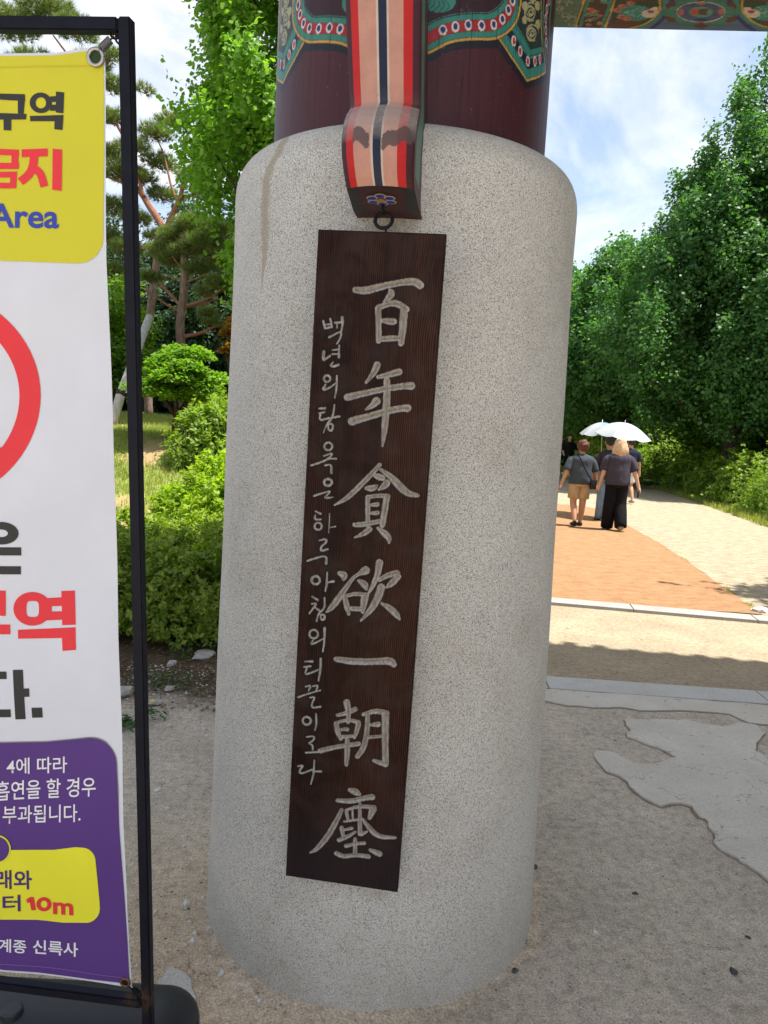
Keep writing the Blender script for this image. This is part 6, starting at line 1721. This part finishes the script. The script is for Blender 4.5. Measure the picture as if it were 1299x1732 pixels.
    for fx, fo, lift in feet:
        mb = MB(); pit = lift * 1.2
        pts = [(-.035, .030, .019, .022), (-.02, .030, .026, .030), (.02, .026, .028, .027), (.06, .020, .031, .020), (.095, .016, .026, .015), (.112, .014, .010, .008)]
        V = [(fx, fo + a * H, b2 * H + lift - max(0, a) * pit * 1.4) for a, b2, c_, d_ in pts]
        mb.tube(V, [(d_ * H, c_ * H) for *_, c_, d_ in pts], 14, flat=(0, 0, 1)); mb.build('shoe', shoes, root, smooth=True)
    # hair
    bm = bmesh.new(); bmesh.ops.create_icosphere(bm, subdivisions=4, radius=1)
    k1 = np.random.default_rng(int(y * 10)).normal(0, 1, (5, 3))
    rem = []
    for v in bm.verts:
        c = np.array(v.co)
        if c[1] > .45 and c[2] < .45: rem.append(v); continue
        amp = .10 if hair_style == 'curly' else .05
        s_ = 1 + amp * sum(math.sin(5.5 * (c @ k)) for k in k1[:3]) * .5 + (amp * .5) * math.sin(19 * c[0] + 7 * c[2])
        if hair_style == 'curly': sc3 = (.066, .074, .070)
        elif hair_style == 'long': sc3 = (.060, .068, .064)
        else: sc3 = (.056, .066, .060)
        v.co = Vector((c[0] * s_ * sc3[0] * H, lean + (c[1] * s_ * sc3[1] - .006) * H, (.942 if hair_style != 'short' else .950) * H + c[2] * s_ * sc3[2] * H))
    bmesh.ops.delete(bm, geom=rem, context='VERTS')
    me = bpy.data.meshes.new('hair'); bm.to_mesh(me); bm.free(); me.polygons.foreach_set('use_smooth', np.ones(len(me.polygons), bool)); ho = link('hair', me, root, hair)
    if hair_style == 'long':
        mb = MB(); rn = random.Random(4)
        for k in range(46):
            a = math.pi + math.pi * (k / 45) ; cx_, cy_ = .055 * H * math.cos(a), .062 * H * math.sin(a) * 1.0
            z1 = (.795 + rn.uniform(-.025, .02)) * H; sp_ = 1.15 + rn.uniform(-.05, .35)
            mb.tube([(cx_ * .7, lean + cy_ * .8, .975 * H), (cx_ * 1.05, lean + cy_ * 1.08, .935 * H), (cx_ * sp_ * .98, lean + cy_ * 1.12, .88 * H), (cx_ * sp_ * 1.15, lean + cy_ * 1.12 - .012 * H, z1)], [.008 * H, .011 * H, .010 * H, .003 * H], 6)
        mb.build('hair_lengths', hair, root, smooth=True)
    return root, hands
def hairmat(n_, a, b):
    m = mat(n_, a, .5, spec=.4); nn = noise(m, coords(m, (6, 6, 1)), 28, 4, .6); setcol(m, ramp(m, nn, [(.3, a), (.7, b)])); bump(m, nn, .6, .01); return m
H_red = hairmat('red_brown_hair', (.045, .012, .006), (.17, .045, .02)); H_blond = hairmat('blond_hair', (.42, .24, .12), (.85, .62, .42)); H_black = hairmat('black_hair', (.008, .007, .007), (.03, .025, .022))
F_slate = fabric('slate_shirt', (.055, .068, .085)); F_grape = fabric('dark_grey_violet_shirt', (.052, .046, .064)); F_khaki = fabric('khaki_cotton', (.42, .30, .17)); F_blk = fabric('black_cotton', (.006, .006, .008))
F_char = fabric('charcoal_shirt', (.045, .035, .038)); F_white = fabric('white_cotton', (.62, .62, .62)); F_navy = fabric('navy_cotton', (.02, .022, .045)); F_jean = fabric('blue_jeans', (.16, .24, .36)); F_tee = fabric('black_tee', (.010, .010, .010))
S_blk = mat('black_shoe', (.012, .012, .014), .5); S_wht = mat('white_shoe', (.33, .31, .28), .6)
walk = math.atan2(-(5.0 - 3.4), (24 - 12.8))          # heading along the path
p1 = on_ground(975, 891); p2 = on_ground(1037, 898)
pw1, h1 = person('red haired woman walking away in slate blue tee, khaki shorts and black shoes', p1[0], p1[1], 1.50, 0.05, F_slate, F_khaki, S_blk, H_red, build=1.13, pants_len=.335, legs=(-.13, .10), arms=((.16, -.05), (.13, .06)), hair_style='curly')
pw2, h2 = person('blond haired woman walking away in dark grey tee and wide black trousers', p2[0], p2[1], 1.58, -0.05, F_grape, F_blk, S_wht, H_blond, skin=M_skin2, build=1.15, pants_len=.03, legs=(.12, -.12), arms=((.05, .10), (.17, -.02)), hair_style='long', wide_pants=1.25)
p3 = on_ground(1021, 882); pw3, h3 = person('person in charcoal top and blue jeans under the white umbrella behind the two women', p3[0], p3[1], 1.60, 0.0, F_char, F_jean, S_blk, H_black, build=1.0, legs=(.08, -.1), arms=((.05, .1), (.05, .12)), swing=(.0, .22))
p4 = on_ground(1059, 852); pw4, h4 = person('person in navy top, white shorts and white shoes far ahead of the blond woman', p4[0], p4[1], 1.62, 0.1, F_navy, F_white, S_wht, H_black, build=.95, pants_len=.33, legs=(.12, -.14), arms=((.06, .1), (.08, .0)))
p5 = on_ground(959, 812); pw5, h5 = person('man in black tee and black shorts coming towards the gate along the path', p5[0], p5[1], 1.70, math.pi, F_tee, F_blk, S_blk, H_black, build=1.05, pants_len=.33, legs=(.10, -.10), arms=((.08, .1), (.04, .2)), swing=(0, .16))
p6 = on_ground(945, 808); pw6, h6 = person('person in black clothes beside the granite base, half hidden by it', p6[0], p6[1], 1.60, math.pi, F_tee, F_blk, S_wht, H_black, build=.95, pants_len=.30, legs=(-.10, .10), arms=((.05, .1), (.08, .1)))
def loc(P, root):   # local point of a person to the world
    return np.array(root.matrix_basis @ Vector(tuple(map(float, P))))
bpy.context.view_layer.update()
# shoulder bag of the woman in shorts
W = lambda P: loc(P, pw1)
bag = empty('shoulder_bag', tuple(W((.20, -.07, .76)))); tag(bag, 'small black shoulder bag with a thin strap worn by the woman in khaki shorts', 'bag')
b0 = W((.20, -.07, .76))
mb = MB(); mb.box(-.05, .05, -.075, .075, -.085, .085, bev=.022); mb.build('pouch', S_blk, bag, smooth='auto'); mb = MB(); mb.box(.048, .056, -.07, .07, -.01, .075, bev=.004); mb.build('flap', S_blk, bag)
mb = MB()
Hh = 1.50
strap = [(-.085, .03, .855 * Hh), (-.085, -.075, .850 * Hh), (-.055, -.150, .78 * Hh), (.02, -.162, .68 * Hh), (.10, -.150, .60 * Hh), (.165, -.115, .555 * Hh), (.19, -.08, .545 * Hh)]
mb.tube(chaikin([W(p) - b0 for p in strap], 2), [(.004, .013)] * len(chaikin(strap, 2)), 6, flat=(0, -1, 0)); mb.build('strap', S_blk, bag, smooth=True)
# phone in the blond woman's hand
hp_ = loc(h2[1][3], pw2); mb = MB(); mb.box(-.006, .006, -.038, .038, -.075, .075, bev=.005); o = mb.build('mobile_phone', S_blk); o.location = hp_ + np.array([-.02, .0, -.02]); o.rotation_euler = (.15, .1, 0)
tag(o, "black phone held in the blond woman's right hand", 'phone')
# grey tote
tb = on_ground(1012, 882); mb = MB(); mb.box(-.11, .11, -.04, .04, .0, .34, bev=.02); tote = empty('tote_bag', (tb[0] - .02, tb[1] + .02, .62)); tag(tote, 'grey cloth tote bag hanging between the two women in front', 'bag')
mb.build('tote_body', fabric('grey_canvas', (.20, .20, .17)), tote, smooth='auto'); mb = MB(); mb.tube([(-.07, 0, .33), (-.05, 0, .58), (.0, 0, .66), (.05, 0, .58), (.07, 0, .33)], .008, 6); mb.build('handle', S_blk, tote, smooth=True)
# umbrellas
def umbrella(label, c, R, rise, tilt, mats_, shaft, panels=8, rot=0.0):
    root = empty('umbrella', tuple(c)); root.rotation_euler = tilt; tag(root, label, 'umbrella')
    for k in range(panels):
        a0 = rot + 2 * math.pi * k / panels; a1 = rot + 2 * math.pi * (k + 1) / panels; V = []; nr_, na_ = 9, 7
        for i in range(nr_):
            t = i / (nr_ - 1)
            for j in range(na_):
                s_ = j / (na_ - 1); a = a0 + (a1 - a0) * s_; sag = math.sin(math.pi * s_)
                rr_ = R * t * (math.cos(math.pi / panels) / math.cos(a - (a0 + a1) / 2)) * (1 - .05 * sag * t ** 3)
                V.append((rr_ * math.cos(a), rr_ * math.sin(a), rise * (math.cos(t * 1.35) - math.cos(1.35)) / (1 - math.cos(1.35)) - .07 * sag * t ** 2 * R))
        mk('canopy_panel', np.array(V), grid_faces(na_, nr_), mats_[k % len(mats_)], root, smooth=True)
        mb = MB(); mb.tube([(R * t * math.cos(a0), R * t * math.sin(a0), rise * (math.cos(t * 1.35) - math.cos(1.35)) / (1 - math.cos(1.35)) - .012) for t in np.linspace(0, 1, 7)], .003, 5); mb.build('rib', M_iron, root)
    mb = MB(); mb.tube([(0, 0, rise + .05), (0, 0, -shaft)], .007, 8); mb.build('shaft', M_steel, root, smooth=True)
    mb = MB(); mb.tube([(0, 0, -shaft), (0, 0, -shaft - .12)], .015, 8); mb.build('handle', S_blk, root, smooth=True)
    return root
def fabric_u(n_, c):
    m = mat(n_, c, .5, spec=.3); tr = N(m, 'ShaderNodeBsdfTranslucent'); tr.inputs['Color'].default_value = tuple(c) + (1,)
    ms = N(m, 'ShaderNodeMixShader'); ms.inputs[0].default_value = .25; out = [n for n in m.node_tree.nodes if n.type == 'OUTPUT_MATERIAL'][0]
    L(m, bsdf(m).outputs[0], ms.inputs[1]); L(m, tr.outputs[0], ms.inputs[2]); L(m, ms.outputs[0], out.inputs[0]); return m
U_w = fabric_u('white_umbrella_cloth', (.46, .50, .53)); U_b = fabric_u('blue_umbrella_cloth', (.20, .33, .62))
umbrella('large white umbrella held over the people ahead of the blond woman', (xat(1052, 740, 14.2), 14.2, zat(1052, 736, 14.2)), .56, .24, (R_(8), R_(5), 0), [U_w], .62, rot=.2)
umbrella('white and blue umbrella half hidden behind the large white one', (xat(1018, 735, 14.9), 14.9, zat(1018, 733, 14.9)), .44, .22, (R_(4), R_(-4), 0), [U_w, U_w, U_b, U_w, U_w, U_b, U_b, U_w], .55, rot=.35)

# sand drifted against the foot of the granite base
nr_, nt_ = 9, 420
rg = np.random.default_rng(9)
tt_ = np.linspace(0, 2 * math.pi, nt_)
wd_ = .055 + .022 * np.sin(3 * tt_ + 1) + .014 * np.sin(11 * tt_) + .006 * rg.normal(size=nt_)
hh2 = .012 + .005 * np.sin(5 * tt_ + 2) + .003 * np.sin(17 * tt_) + .0018 * rg.normal(size=nt_)
wd_[-1] = wd_[0]; hh2[-1] = hh2[0]
u_ = np.linspace(0, 1, nr_)[:, None]
rad_ = .512 + wd_[None, :] * u_
AV = np.stack([AX + rad_ * np.cos(tt_), AY + rad_ * np.sin(tt_), hh2[None, :] * (1 - u_) ** 1.6 - .002 * u_ + .0008 * rg.normal(size=(nr_, nt_)) * (1 - u_)], -1).reshape(-1, 3)
C_ = np.zeros((len(AV), 3)) + np.array([.54, .45, .34])
drift = mk('sand_drift', AV, grid_faces(nt_, nr_)[:, ::-1], M_ground, smooth=True, cols=C_)
tag(drift, kind='stuff')
